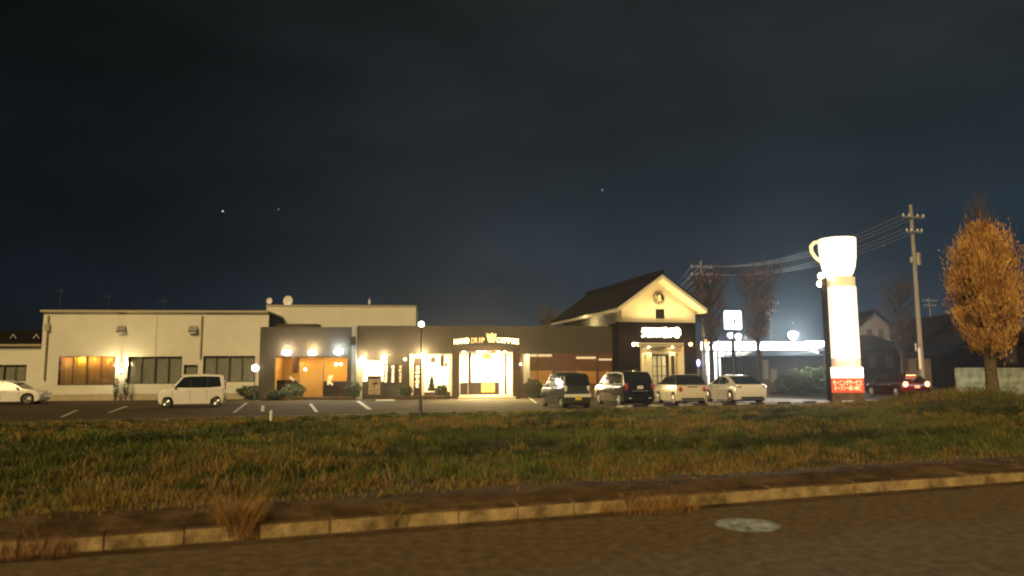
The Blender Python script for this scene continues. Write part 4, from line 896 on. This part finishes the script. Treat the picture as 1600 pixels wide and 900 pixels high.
sed = dict(L=4.6, W=1.85, H=1.48, rw=.34, xf=1.42, xr=-1.42, belt=.92,
    low=[(2.15, .24), (2.28, .42), (2.27, .62), (2.10, .76), (1.5, .90), (1.1, .95), (-1.2, .98), (-1.9, 1.0), (-2.22, .98), (-2.29, .86), (-2.28, .50), (-2.2, .25)],
    cab=[(1.25, .92), (.75, 1.20), (.35, 1.38), (-.1, 1.44), (-.6, 1.42), (-1.1, 1.30), (-1.95, .96)], tum=.34,
    sw=[[(.95, .98), (.62, 1.16), (.30, 1.32), (.02, 1.36), (.02, .98)], [(-.05, .98), (-.05, 1.36), (-.5, 1.34), (-.85, 1.25), (-.85, .99)], [(-.92, .99), (-.92, 1.23), (-1.25, 1.08)]],
    ws=((1.18, .98), (.42, 1.35)), rwn=((-1.86, 1.02), (-.95, 1.35)), mir=(.85, 1.0), seam=[.95, -.02, -.95], hand=[.15, -.80], hm='metal',
    bits=[(2.14, .66, .66, .14, .16, .07, 'headlight', 'lensc'), (-2.20, .86, .72, .10, .18, .055, 'tail_light', 'lensr'), (-2.27, .34, 0, .03, .66, .05, 'bumper', 'under'), (-2.20, 1.005, 0, .06, .60, .012, 'boot_lip', 'under')],
    plate=[], sp=5)
def _tall(S, k):
    f = lambda z: z if z < .3 else .3 + (z - .3) * k
    S['H'] = f(S['H']); S['belt'] = f(S['belt']); S['low'] = [(x, f(z)) for x, z in S['low']]; S['cab'] = [(x, f(z)) for x, z in S['cab']]
    S['sw'] = [[(x, f(z)) for x, z in p] for p in S['sw']]; S['ws'] = tuple((x, f(z)) for x, z in S['ws']); S['rwn'] = tuple((x, f(z)) for x, z in S['rwn']); S['mir'] = (S['mir'][0], f(S['mir'][1]))
    S['bits'] = [(b_[0], f(b_[1]), *b_[2:]) for b_ in S['bits']]; S['rw'] = S['rw'] + .02; return S
sed_t = _tall(dict(sed), 1.13)
car('fastback_sedan', 'white fastback sedan at the right end of the parked row', 'car', (12.84, 43.6, LOT), R(100), sed_t, 'silverw')
hat = dict(sed); hat.update(cab=[(1.2, .92), (.55, 1.34), (.2, 1.46), (-.6, 1.50), (-1.5, 1.36), (-2.05, .96)], H=1.5, low=[(2.08, .24), (2.2, .42), (2.16, .66), (1.95, .82), (1.4, .95), (1.1, .98), (-1.2, 1.0), (-2.0, 1.02), (-2.15, .9), (-2.2, .5), (-2.1, .25)], L=4.4,
    sw=[[(.92, .99), (.45, 1.32), (.0, 1.41), (.0, 1.0)], [(-.07, 1.0), (-.07, 1.41), (-.75, 1.40), (-.8, 1.0)], [(-.87, 1.0), (-.83, 1.39), (-1.45, 1.28), (-1.7, 1.06)]], ws=((1.12, .98), (.60, 1.32)), rwn=((-1.98, 1.04), (-1.55, 1.30)), sp=9)
car('hatchback', 'white hatchback cut by the left edge beside the side wing', 'car', (-31.4, 46.6, LOT), R(14), hat, 'pearl')
rd = dict(hat); rd['bits'] = [(2.14, .66, .66, .14, .16, .07, 'headlight', 'lensc'), (-2.14, .86, .70, .10, .15, .16, 'tail_light', E['tail']), (-1.62, 1.40, 0, .02, .30, .02, 'brake_light', E['tail']), (-2.2, .42, 0, .03, .6, .05, 'bumper', 'under')]
rd['plate'] = [(-2.21, .70, .33, .165, 'platew')]
rc_ = at(1400, 592, 48.5)
car('braking_car', 'red car braking on the side road with glowing tail lights', 'car', (rc_.x, rc_.y, LOT + .1), R(90 + 4), rd, 'red', 'cars on the side road')
light('POINT', (rc_.x - .6, rc_.y - 2.9, .9), 160, (1, .10, .03), .2)
rc2 = at(1363, 592, 58.0)
bk = dict(hat)
car('dark_sedan', 'dark car queueing beyond the sign tower', 'car', (rc2.x, rc2.y, LOT + .1), R(150), bk, 'black', 'cars on the side road')

# ------------------------------------------------------------------ globe lamp posts
def globe_post(base, h, r, label, pw):
    t = thing('globe_lamp', label, 'street lamp', base, 0, 'globe lamps of the car park')
    MB().lathe([(.13, 0), (.13, .08), (.08, .14), (.06, .75), (.03, .85), (.024, h - r * 1.9), (.09, h - r * 1.85), (.10, h - r * 1.7)], n=14).build('post', 'dmetal', t, smooth=True)
    MB().ball((0, 0, h - r), r, 18).build('globe', E['globe'], t, smooth=True)
    light('POINT', (0, 0, h - r), pw, (1, .80, .48), r * 1.02, parent=t); return t
b1 = gnd(657, 656); globe_post((b1.x, b1.y, LOT), at(658, 502, b1.y).z - LOT, .115, 'tall globe lamp on a slim post at the car park edge', 90)
b2 = K.w(K.uz(398, 600, -1.2)[0], -1.2, 0); globe_post((b2.x, b2.y, LOT), at(398, 569.5, b2.y).z - LOT, .24, 'short globe lamp beside the dark corner of the cafe', 70)

# ------------------------------------------------------------------ sign tower with cup
TY = 45.0; tb = at(1325, 622, TY); T0 = Vector((tb.x, TY, LOT)); wr = 25 * TY / F
TR = R(-24)
def tz(py, px=1322): return at(px, py, TY).z - LOT
tw = thing('sign_tower', 'lit round sign tower with red panel base beside the car park', 'sign tower', T0, TR)
MB().box(-1.14, -.75, 0, -.80, .8, tz(436)).build('backing_slab', 'darkbox', tw)
MB().box(-.80, -.2, tz(592), .70, .8, tz(440)).build('core', 'darkbox', tw)
zc0, zc1 = tz(560), tz(449)
cyl = lambda r, a, b, nm, m_: MB().lathe([(r, a), (r, b)], n=40, c=(-.05, 0, 0)).build(nm, m_, tw, smooth=True)
cyl(.82, tz(449) + .003, tz(434), 'column_cap', E['capc']); cyl(.86, zc0, zc1, 'light_column', E['column']); cyl(.85, tz(574), zc0 - .002, 'column_foot', E['colp'])
MB().box(-.86, -.95, tz(590.5), .90, .75, tz(574)).build('white_band', E['band'], tw); MB().box(-.86, -.95, tz(613), .90, .75, tz(590.5) - .003).build('red_panel', E['redb'], tw); MB().box(-.84, -.93, 0, .88, .73, tz(613) - .003).build('plinth', 'oldkerb', tw)
text('モーニングサービス', 'panel_writing', E['redt'], tw, (.02, -.965, tz(597.5)), 1.55, .34, .012, .01); text('オープン〜朝11時迄', 'panel_writing', E['redt'], tw, (.02, -.965, tz(606)), 1.45, .28, .012, .008)
mk = MB(); zc = tz(563)
for k in range(10):
    a0 = R(-125 + k * 8); a1 = R(-125 + (k + 1) * 8); r = .875; hA = .28 if k in (0, 1) else (.05 + .12 * (k % 2))
    mk.add([(-.05 + r * math.cos(a0), r * math.sin(a0), zc0 - .0), (-.05 + r * math.cos(a1), r * math.sin(a1), zc0 - .0), (-.05 + r * math.cos((a0 + a1) / 2), r * math.sin((a0 + a1) / 2), zc0 - hA)], [(0, 1, 2)])
for zz_ in (tz(487), tz(527)): MB().lathe([(.866, zz_), (.866, zz_ + .025)], n=40, c=(-.05, 0, 0)).build('panel_seam', E['colp'], tw)
mk.build('torn_edge_graphic', E['column'], tw, fix=False)
for px, py in ((1283, 431), (1281.5, 443.5)):
    p = at(px, py, TY) - T0; c_, s_ = math.cos(-TR), math.sin(-TR); lx = p.x * c_ - p.y * s_; ly = p.x * s_ + p.y * c_
    a_ = MB().tube((-.9, 0, p.z), (lx, ly, p.z), .03, n=6).build('lamp_arm', 'dmetal', tw)
    MB().ball((lx, ly, p.z), .20, 14).build('lamp_globe', E['globe'], a_, smooth=True); light('POINT', (lx, ly - .35, p.z), 60, (1, .82, .52), .2, parent=tw)
# cup
cup = thing('coffee_cup_sign', 'giant glowing coffee cup with handle on top of the sign tower', 'cup sign', (at(1311, 437, TY).x, TY, at(1311, 437, TY).z), R(0))
hc = at(1311, 374, TY).z - at(1311, 437, TY).z; rc0 = 27.5 * TY / F
prof = [(rc0 * .42, 0), (rc0 * .55, hc * .03), (rc0 * .74, hc * .12), (rc0 * .88, hc * .28), (rc0 * .96, hc * .5), (rc0 * 1.0, hc * .8), (rc0 * 1.01, hc), (rc0 * .96, hc), (rc0 * .9, hc * .5), (rc0 * .5, hc * .1)]
MB().lathe(prof, n=44).build('bowl', E['cup'], cup, smooth=True)
hp = []; 
for px, py in ((1287, 379), (1280, 378), (1272, 379), (1267, 385), (1268, 393), (1273, 401), (1280, 407), (1288, 411)): q = at(px, py, TY); hp.append(Vector((q.x - cup.location.x, 0, q.z - cup.location.z)))
hm_ = MB()
for a, b in zip(hp, hp[1:]): hm_.tube(a - (b - a) * .06, b + (b - a) * .06, .10, n=10)
hm_.build('handle', E['cuph'], cup, smooth=True)
cm = MB()
for k, (px, wpx) in enumerate(((1292, 2), (1295, 1.4), (1298, 1), (1331, 1))):
    q = at(px, 390.5, TY); x = q.x - cup.location.x; yy = -math.sqrt(max(0, (rc0 * .99) ** 2 - x * x)) - .012; z = q.z - cup.location.z; cm.box(x - .02 * wpx, yy, z - .05, x + .02 * wpx, yy + .03, z + .05)
cm.build('small_marks', 'board', cup)
light('POINT', (T0.x - .4, TY - 3.0, 3.0), 420, (1, .84, .62), .8)
light('AREA', (T0.x, TY - 1.4, 2.6), 90, (1, .80, .58), 1.6, rot=(0, -.5, -1), sizey=2.5)

# ------------------------------------------------------------------ convenience store and beyond
S_ = Facade(1190, 80, 6)
sto = S_.root('convenience_store', 'flat convenience store with blown out white fascia beyond the parked cars', 'building')
a, z0, b, z1 = S_.rc(1098, 534, 1292, 605); MB().box(a, 0, -.3, b, 12, z1 - .1).build('wall', 'greyh', sto)
q = S_.rc(1098, 534, 1262, 546.5, -.6); MB().box(q[0], -.6, q[1], q[2], -.002, q[3]).build('fascia', E['store'], sto)
q2 = S_.rc(1262, 532, 1291, 552, -.4); P = [S_.uz(x, y, -.5) for x, y in ((1262, 546), (1262, 532.5), (1288, 533), (1291, 540), (1290, 552), (1283, 552), (1272, 549))]; MB().prism(P, -.5, -.01).build('fascia_end', E['store'], sto)
q = S_.rc(1098, 550, 1165, 600, -.05); MB().box(q[0], -.05, .3, q[2], -.01, q[3]).build('shop_window', E['storev'], sto)
for x in (1109, 1121, 1134, 1150): u = S_.uz(x, 560)[0]; MB().box(u - .1, -.2, .3, u + .1, -.052, q[3]).build('window_post', 'dmetal', sto)
q = S_.rc(1099, 552, 1105, 586, -.3); MB().box(q[0], -.7, q[1], q[2], -.3, q[3]).build('bright_panel', E['store'], sto)
q = S_.rc(1284, 557, 1290, 562, -.3); MB().box(q[0], -.7, q[1], q[2], -.3, q[3]).build('corner_sign', E['store'], sto)
light('AREA', ((a + b) / 2, -2.5, z1 + .5), 1500, (.80, .95, 1), 14, rot=(0, -.3, -1), parent=sto, sizey=3)
def floodlight(px, py, Y, r, label, e, pw, col):
    p = at(px, py, Y); t = thing('flood_light', label, 'floodlight', (p.x, p.y, LOT), 0, 'floodlights over the store forecourt'); h = p.z - LOT
    MB().tube((0, 0, 0), (0, 0, h), .09, .06, 8).build('mast', 'metal', t); MB().ball((0, -.15, h), r, 16).build('lamp_head', e, t, smooth=True)
    light('POINT', (0, -1.2, h), pw, col, .5, parent=t)
fl1 = emis('flood white', (.82, .95, 1), 60)
floodlight(1238, 524, 77, .42, 'brightest bluish white floodlight above the store roof', fl1, 14000, (.75, .93, 1)); floodlight(1153, 526, 77, .28, 'smaller warm floodlight beside the square sign pole', E['white'], 3500, (1, .95, .8))
for px, py, e, lb in ((1103, 536, 'orange', 'small warm lamp at the store corner'), (1091, 567, 'blue', 'small blue lamp beside the storehouse corner')):
    p = at(px, py, 70); t = thing('corner_lamp', lb, 'lamp', (p.x, p.y, LOT), 0); MB().tube((0, 0, 0), (0, 0, p.z - LOT), .06, n=6).build('post', 'metal', t); MB().ball((0, -.05, p.z - LOT), .17, 12, sz=2).build('bulb', E[e], t, smooth=True)
# square pole sign
p = at(1145, 500, 62); t = thing('square_pole_sign', 'square white lit sign on a dark pole before the store', 'sign', (p.x, p.y, LOT), R(3))
w_ = 13.5 * 62 / F; z0 = at(1145, 514.5, 62).z - LOT; z1 = at(1145, 485.5, 62).z - LOT
MB().box(-w_, -.15, z0, w_, .15, z1).build('sign_panel', E['store'], t, bevel=.1)
MB().tube((.0, .2, 0), (0, .2, z1 - .4), .17, .12, 10).build('pole', 'dmetal', t)
mk = MB(); mk.prism([(-.06, z0 + .22), (.1, z0 + .22), (.12, z0 + .55), (.2, z0 + .75), (.02, z0 + .95), (-.06, z0 + .75), (.0, z0 + .6)], -.175, -.155); mk.build('figure_mark', 'ink', t)
z2 = at(1145, 519, 62).z - LOT; z3 = at(1145, 529, 62).z - LOT
MB().prism([(-.08, z3), (-.08, z2), (-.45, z2 - .05), (-.55, (z2 + z3) / 2), (-.35, z3)], -.1, .1).build('lower_panel', emis('lower sign', (.85, .85, 1), 1.4), t)
hedge_fill = Vector((p.x + 2.5, 60.0, 4.0)); light('SPOT', hedge_fill, 2600, (.80, .95, 1), .4, rot=(1.0, .02, -.42), spot=80)  # added cool fill on the hedges before the shed, not a lamp of this sign
# dark hip-roofed building between
X_ = Facade(1225, 68, 4); sh = X_.root('dark_shed', 'dark low hip roofed shed silhouetted before the store', 'building')
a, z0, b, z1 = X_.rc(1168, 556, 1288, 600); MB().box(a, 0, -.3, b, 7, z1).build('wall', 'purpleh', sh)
ra_, _, rb_, zr = X_.rc(1188, 547, 1258, 600); zr = X_.uz(1222, 547.5)[1]; ea = X_.uz(1160, 558)[0]; eb = X_.uz(1290, 558)[0]
MB().add([(ea, -.7, z1), (eb, -.7, z1), (eb, 7.7, z1), (ea, 7.7, z1), (ra_, 1.2, zr), (rb_, 1.2, zr), (rb_, 5, zr), (ra_, 5, zr)], [(0, 1, 5, 4), (1, 2, 6, 5), (2, 3, 7, 6), (3, 0, 4, 7), (4, 5, 6, 7), (3, 2, 1, 0)]).build('roof', 'roof', sh)
for x0, x1, y0, lb in ((1191, 1202, 561, 'pale tall vending cabinet before the dark shed'), (1203, 1215, 575, 'grey lower cabinet before the dark shed')):
    q = X_.rc(x0, y0, x1, 602, -1.5); t = thing('vending_cabinet', lb, 'cabinet', X_.w(q[0], -1.5, 0), X_.h, 'cabinets by the shed'); W2 = q[2] - q[0]
    MB().box(0, 0, 0, W2, .7, q[3]).build('case', 'greyh', t, bevel=.03); MB().box(.08, -.02, q[3] * .4, W2 - .08, -.002, q[3] - .12).build('front_panel', 'metal', t)
for px, py, rx, rz_, lb in ((1232, 606, 1.1, .8, 'pale hedge clump left of the three before the shed'), (1252, 604, 1.3, 1.0, 'pale hedge clump in the middle before the shed'), (1274, 603, 1.3, 1.1, 'pale hedge clump nearest the sign tower')):
    p = at(px, py, 60); leafball('hedge_clump', (p.x, p.y, LOT), rx, rz_, 900, .13, 'bush', lb, 'hedge', 'hedge before the dark shed')
# houses on the right
def house(px0, px1, yb, ye, yr, Y, label, wm='greyh', gable=True, h=3, dep=8):
    f = Facade((px0 + px1) / 2, Y, h); t = f.root('house', label, 'house'); a, z0, b, z1 = f.rc(px0, ye, px1, yb); zr = f.uz((px0 + px1) / 2, yr)[1]; um = (a + b) / 2; ov = .5
    MB().box(a, 0, -.3, b, dep, z1).build('wall', wm, t)
    if gable:
        MB().prism([(a, z1), (b, z1), (um, zr)], .02, dep - .02).build('gable', wm, t)
        k = (zr - z1) / (um - a)
        for s in (-1, 1): MB().prism([(um, zr + .02), (um + s * (um - a + ov), z1 - k * ov + .02), (um + s * (um - a + ov), z1 - k * ov + .2), (um, zr + .2)], -.6, dep + .6).build('roof', 'roof', t)
    else:
        MB().add([(a - ov, -ov, z1), (b + ov, -ov, z1), (b + ov, dep + ov, z1), (a - ov, dep + ov, z1), (a + (b - a) * .2, dep * .45, zr), (b - (b - a) * .2, dep * .45, zr)], [(0, 1, 5, 4), (1, 2, 5), (2, 3, 4, 5), (3, 0, 4), (3, 2, 1, 0)]).build('roof', 'roof', t)
    for k in (0.25, .62):
        u = a + (b - a) * k; MB().box(u, -.04, z1 - (z1) * .45, u + (b - a) * .16, -.002, z1 - .5).build('window', 'ink', t)
    return t
house(1343, 1391, 540, 508, 487, 95, 'pale gabled house upper storey behind the sign tower')
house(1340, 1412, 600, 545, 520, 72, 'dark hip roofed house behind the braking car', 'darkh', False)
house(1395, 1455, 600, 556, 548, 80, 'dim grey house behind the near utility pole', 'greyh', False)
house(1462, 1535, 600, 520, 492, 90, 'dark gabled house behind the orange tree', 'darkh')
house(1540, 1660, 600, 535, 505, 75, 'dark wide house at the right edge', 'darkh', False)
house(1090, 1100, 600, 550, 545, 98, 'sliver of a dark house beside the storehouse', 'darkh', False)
# pale guard walls
for x0, x1, lb in ((1495, 1541, 'pale low wall panel left of the orange tree trunk'), (1556, 1700, 'pale low wall panel right of the orange tree trunk')):
    f = Facade(x0, 46, 2); q = f.rc(x0, 575, x1, 604); o = MB().box(0, 0, q[1] - 1, q[2], .2, q[3]).box(0, -.03, q[3] - .12, q[2], .23, q[3] + .02).build('guard_wall', 'gwall', None); o.location = f.o; o.rotation_euler = (0, 0, f.h); tag(o, lb, 'wall', 'guard walls at the right')
light('AREA', (at(1560, 600, 40).x, 43.5, 1.0), 26, (.85, 1, .85), 5, rot=(0, 1, -.1), sizey=.6)  # added cool fill that brightens the guard walls, no lamp stands here

# ------------------------------------------------------------------ utility poles and wires
def upole(px, ytop, Y, label, arms, r=.16, fit=True):
    b = at(px, 586, Y); zt = at(px, ytop, Y).z; base = Vector((b.x, Y, LOT)); t = thing('utility_pole', label, 'utility pole', base, R(12), 'utility poles'); h = zt - LOT
    MB().lathe([(r, 0), (r * .62, h), (.02, h + .02)], n=14).build('pole', 'conc', t, smooth=True)
    for (py, w) in arms:
        z = at(px, py, Y).z - LOT; m_ = MB().box(-w / 2, -r - .06, z - .05, w / 2, -r + .04, z + .05); ar = m_.build('crossarm', 'metal', t)
        ins = MB()
        for k in (-.47, -.2, .2, .47): ins.lathe([(.05, .05), (.06, .12), (.03, .22)], c=(k * w, -r - .01, z), n=8)
        ins.build('insulator', 'white', ar)
    return t, base, h
P1, B1, H1 = upole(1441, 320, 48, 'tall concrete utility pole with two crossarms beside the orange tree', [(340, 1.6), (363, 1.2)], .17)
fx = MB(); z = at(1430, 404, 48).z - LOT; fx.lathe([(.17, -.45), (.17, .3), (.10, .4)], c=(.26, -.05, z), n=12); fx.lathe([(.12, -.2), (.12, .2)], c=(-.24, -.05, z - .1), n=12); fx.build('transformer', 'metal', P1)
z = at(1430, 405, 48).z
for px, py0, py1, w in ((1436.5, 536, 548, .06), (1443.5, 543, 576, .14)):
    q = at(px, py1, 47); o = MB().box(-w / 2, -.02, 0, w / 2, .02, at(px, py0, 47).z - q.z).build('marker_plate', 'white'); o.location = (q.x, 47.4, q.z); tag(o, 'tall pale warning sleeve beside the near utility pole' if w > .1 else 'thin pale strip on the near utility pole', 'sign')
P2, B2, H2 = upole(1101, 408, 70, 'distant utility pole behind the storehouse gable carrying wires', [(418, 2.2), (430, 2.2), (440, 1.8)], .16)
P3, B3, H3 = upole(1208, 470, 100, 'far thin utility pole above the store roof', [(474, 2.4), (486, 1.6)], .16)
P4, B4, H4 = upole(1460, 465, 110, 'far small utility pole left of the orange tree', [(470, 2.4), (478, 2)], .14)
w2 = MB()
for px, y, s in ((1, 0, 0),): pass
tfx = MB(); zz = at(1208, 492, 100).z - LOT; tfx.lathe([(.35, -.7), (.35, .5)], c=(-.4, -.1, zz), n=10); tfx.build('transformer', 'metal', P3)
def wire(p, q, sag, r, label):
    m_ = MB(); n = 14; pts = []
    for k in range(n + 1):
        s = k / n; v = p.lerp(q, s); v = v.copy(); v.z -= sag * 4 * s * (1 - s); pts.append(v)
    for a, b in zip(pts, pts[1:]): m_.tube(a - p, b - p, r, n=5)
    o = m_.build('overhead_wire', 'wire'); o.location = p; return tag(o, label, 'wire', 'overhead wires')
nm = ['highest', 'second', 'third', 'fourth', 'fifth', 'lowest']
k = 0
for (pyA, pyB) in ((418, 340), (430, 363)):
    for off in (-.8, 0, .8):
        A = at(1092, pyA, 70) + Vector((off, 0, .2)); Bq = at(1425.5, pyB, 48) + Vector((off * .8, 0, .2))
        wire(A, Bq, 1.2, .022, f'{nm[k]} overhead wire running from the distant pole to the near pole'); 
        A2 = at(1094, pyA, 70) + Vector((off, 0, .2)); C2 = at(1035, pyA + 34, 108) + Vector((off, 0, 0)); wire(A2, C2, .9, .035, f'{nm[k]} overhead wire dropping from the distant pole behind the gable'); k += 1

# ------------------------------------------------------------------ trees
def tree(name, label, loc, h, trunk_h, cw, nleaf, leaf, lm, bm_, tr, seed, streak=0, nb=60, feather=.4, prof=None, stick=0, grp=None, opened=.9):
    rr = random.Random(seed); t = thing(name, label, 'tree', loc, 0, grp); tk = MB()
    pts = [Vector((0, 0, -.3))]; m = 7
    for k in range(1, m + 1): pts.append(Vector((rr.uniform(-.05, .05) * k * .3, rr.uniform(-.05, .05) * k * .3, h * .92 * k / m)))
    for k in range(m): tk.tube(pts[k], pts[k + 1], tr * (1 - k / m) ** .8 + .02 + (.06 if k == 0 else 0), tr * (1 - (k + 1) / m) ** .8 + .02, 9)
    tips = []
    for k in range(nb):
        f = rr.random() ** .9; z0 = trunk_h + (h * .86 - trunk_h) * f; a = rr.uniform(0, 2 * math.pi)
        zz = (z0 - trunk_h) / (h - trunk_h); wmax = cw * prof(min(1, zz + .12)); ln = wmax * rr.uniform(.75, 1.1)
        b = Vector((math.cos(a) * ln, math.sin(a) * ln, ln * rr.uniform(.9, 1.7))); p = Vector((0, 0, z0)); mid = p + b * .5 + Vector((0, 0, -ln * .12)); e = p + b
        if e.z > h: e.z = h - rr.random() * .3
        tk.tube(p, mid, .05 * (1.3 - f) + .015, .028, 5); tk.tube(mid, e, .028, .008, 4); tips.append((mid, e))
        for j in range(2):
            q = mid.lerp(e, rr.random()); d2 = Vector((rr.uniform(-1, 1), rr.uniform(-1, 1), rr.uniform(.6, 1.8))) * ln * .28; tk.tube(q, q + d2, .014, .004, 4); tips.append((q, q + d2))
    for k in range(stick):
        a = rr.uniform(0, 2 * math.pi); f = rr.random(); z0 = trunk_h + (h - trunk_h) * f; r = cw * prof(f) * rr.uniform(.5, 1); p = Vector((math.cos(a) * r * .6, math.sin(a) * r * .6, z0)); q = p + Vector((math.cos(a) * .25 * cw, math.sin(a) * .25 * cw, rr.uniform(.5, 1.1) * cw * .7)); tk.tube(p, q, .014, .004, 4)
    tk.build('trunk', bm_, t, fix=False)
    V = []; Fs = []
    cl = [(rr.choice(tips), rr.random()) for _ in range(nleaf // 22)]
    for (a, b), s in cl:
        c = a.lerp(b, .25 + .8 * s); cs = rr.uniform(.07, .20) * cw * .5 + .05
        for j in range(22):
            p = c + Vector((rr.gauss(0, cs), rr.gauss(0, cs), rr.gauss(0, cs * 1.5)))
            zz = (p.z - trunk_h) / (h - trunk_h)
            if zz < -.02: continue
            an = math.atan2(p.y, p.x); lim = cw * prof(min(1, max(0, zz))) * (1.02 + (.13 * math.sin(an * 3 + zz * 9 + seed) + .10 * math.sin(an * 5 - zz * 17) + .07 * math.sin(zz * 31 + an)))
            if math.hypot(p.x, p.y) > lim and rr.random() < .8: continue
            u = Vector((rr.uniform(-1, 1), rr.uniform(-1, 1), rr.uniform(-.3, 1.4))).normalized() * leaf * rr.uniform(.6, 1.3); v = u.cross(Vector((rr.uniform(-1, 1), rr.uniform(-1, 1), rr.uniform(-1, 1)))).normalized() * leaf * .6
            if streak:
                o_ = Vector((p.x, p.y, 0)); o_ = o_.normalized() if o_.length > 0 else o_; u = (o_ * rr.uniform(.1, .7) + Vector((rr.uniform(-.3, .3), rr.uniform(-.3, .3), rr.uniform(.6, 1.3)))).normalized() * leaf * rr.uniform(1.2, streak); v = u.cross(Vector((rr.uniform(-1, 1), rr.uniform(-1, 1), rr.uniform(-1, 1)))).normalized() * leaf * .33
            k = len(V); V += [p - u * .5, p + v + u * .2, p + u, p - v + u * .2]; Fs.append((k, k + 1, k + 2, k + 3))
    MB().add(V, Fs).build('crown', lm, t, fix=False); return t
gp = lambda z: float(np.interp(z, [0, .08, .22, .36, .5, .64, .78, .9, 1.0], [.18, .44, .80, .98, .88, .68, .45, .22, .02]))
TYY = 33.0; tb_ = at(1550, 600, TYY); th_ = at(1533, 330, TYY).z
tree('ginkgo_tree', 'orange autumn ginkgo tree standing at the right edge of the lawn', (tb_.x, TYY, -.05), th_ + .05, 1.9, 1.66, 56000, .055, 'gink', 'bark', .26, 3, streak=3.4, nb=130, prof=gp, stick=260)
up_ = lambda z: min(1, .25 + 1.1 * z) if z < .75 else max(0.05, (1 - (z - .75) / .27) ** .6) if z < 1.0 else .05
for px, ty, Y, cw, lb, sd_ in ((1113, 425, 58, 1.9, 'rust coloured bare street tree beside the storehouse gable', 11), (1187, 418, 58, 2.1, 'rust coloured feathery street tree between the square sign and floodlight', 12), (1412, 435, 60, 2.0, 'thin bare tree left of the near utility pole', 13), (857, 480, 72, 1.2, 'small bare treetop behind the storehouse roof', 14)):
    b_ = at(px, 586, Y); h_ = at(px, ty, Y).z + .1
    tree('street_tree', lb, (b_.x, Y, LOT), h_ + .25, 3.6 if px < 1400 else 3, cw, 1900 if px < 1300 and px > 1000 else 600, .10, 'rust', 'barkd', .20, sd_, nb=110, prof=up_, stick=160, grp='bare street trees')

# ------------------------------------------------------------------ stars
for i, (px, py, s, lb) in enumerate(((348, 330, 1.0, 'brightest star left of centre in the night sky'), (435, 327, .55, 'faint star just right of the brightest one'), (941, 297, .7, 'lone star above the middle of the picture'), (1381, 383, .6, 'faint star between the cup and the near pole'), (1467, 391, .5, 'faint star left of the orange tree crown'), (1239, 505, .4, 'faint star above the brightest floodlight'))):
    p = at(px, py, 1500); o = MB().ball((0, 0, 0), 1.6 * s, 10).build('star', E['star']); o.location = p; tag(o, lb, 'star', 'stars in the night sky')

# ------------------------------------------------------------------ night haze
HAZE = .0005
hz_ = MB().box(-470, -80, -1.6, 470, 470, 13.5).build('haze', 'ink'); hz_['kind'] = 'stuff'
hm2 = bpy.data.materials.new('night haze'); hm2.use_nodes = True; t_ = hm2.node_tree; t_.nodes.remove(t_.nodes['Principled BSDF'])
pv = t_.nodes.new('ShaderNodeVolumePrincipled'); pv.inputs['Density'].default_value = HAZE; pv.inputs['Color'].default_value = (.85, .87, .9, 1); pv.inputs['Anisotropy'].default_value = .8
t_.links.new(pv.outputs[0], t_.nodes['Material Output'].inputs['Volume']); hz_.data.materials.clear(); hz_.data.materials.append(hm2)
SC.cycles.volume_bounces = 0
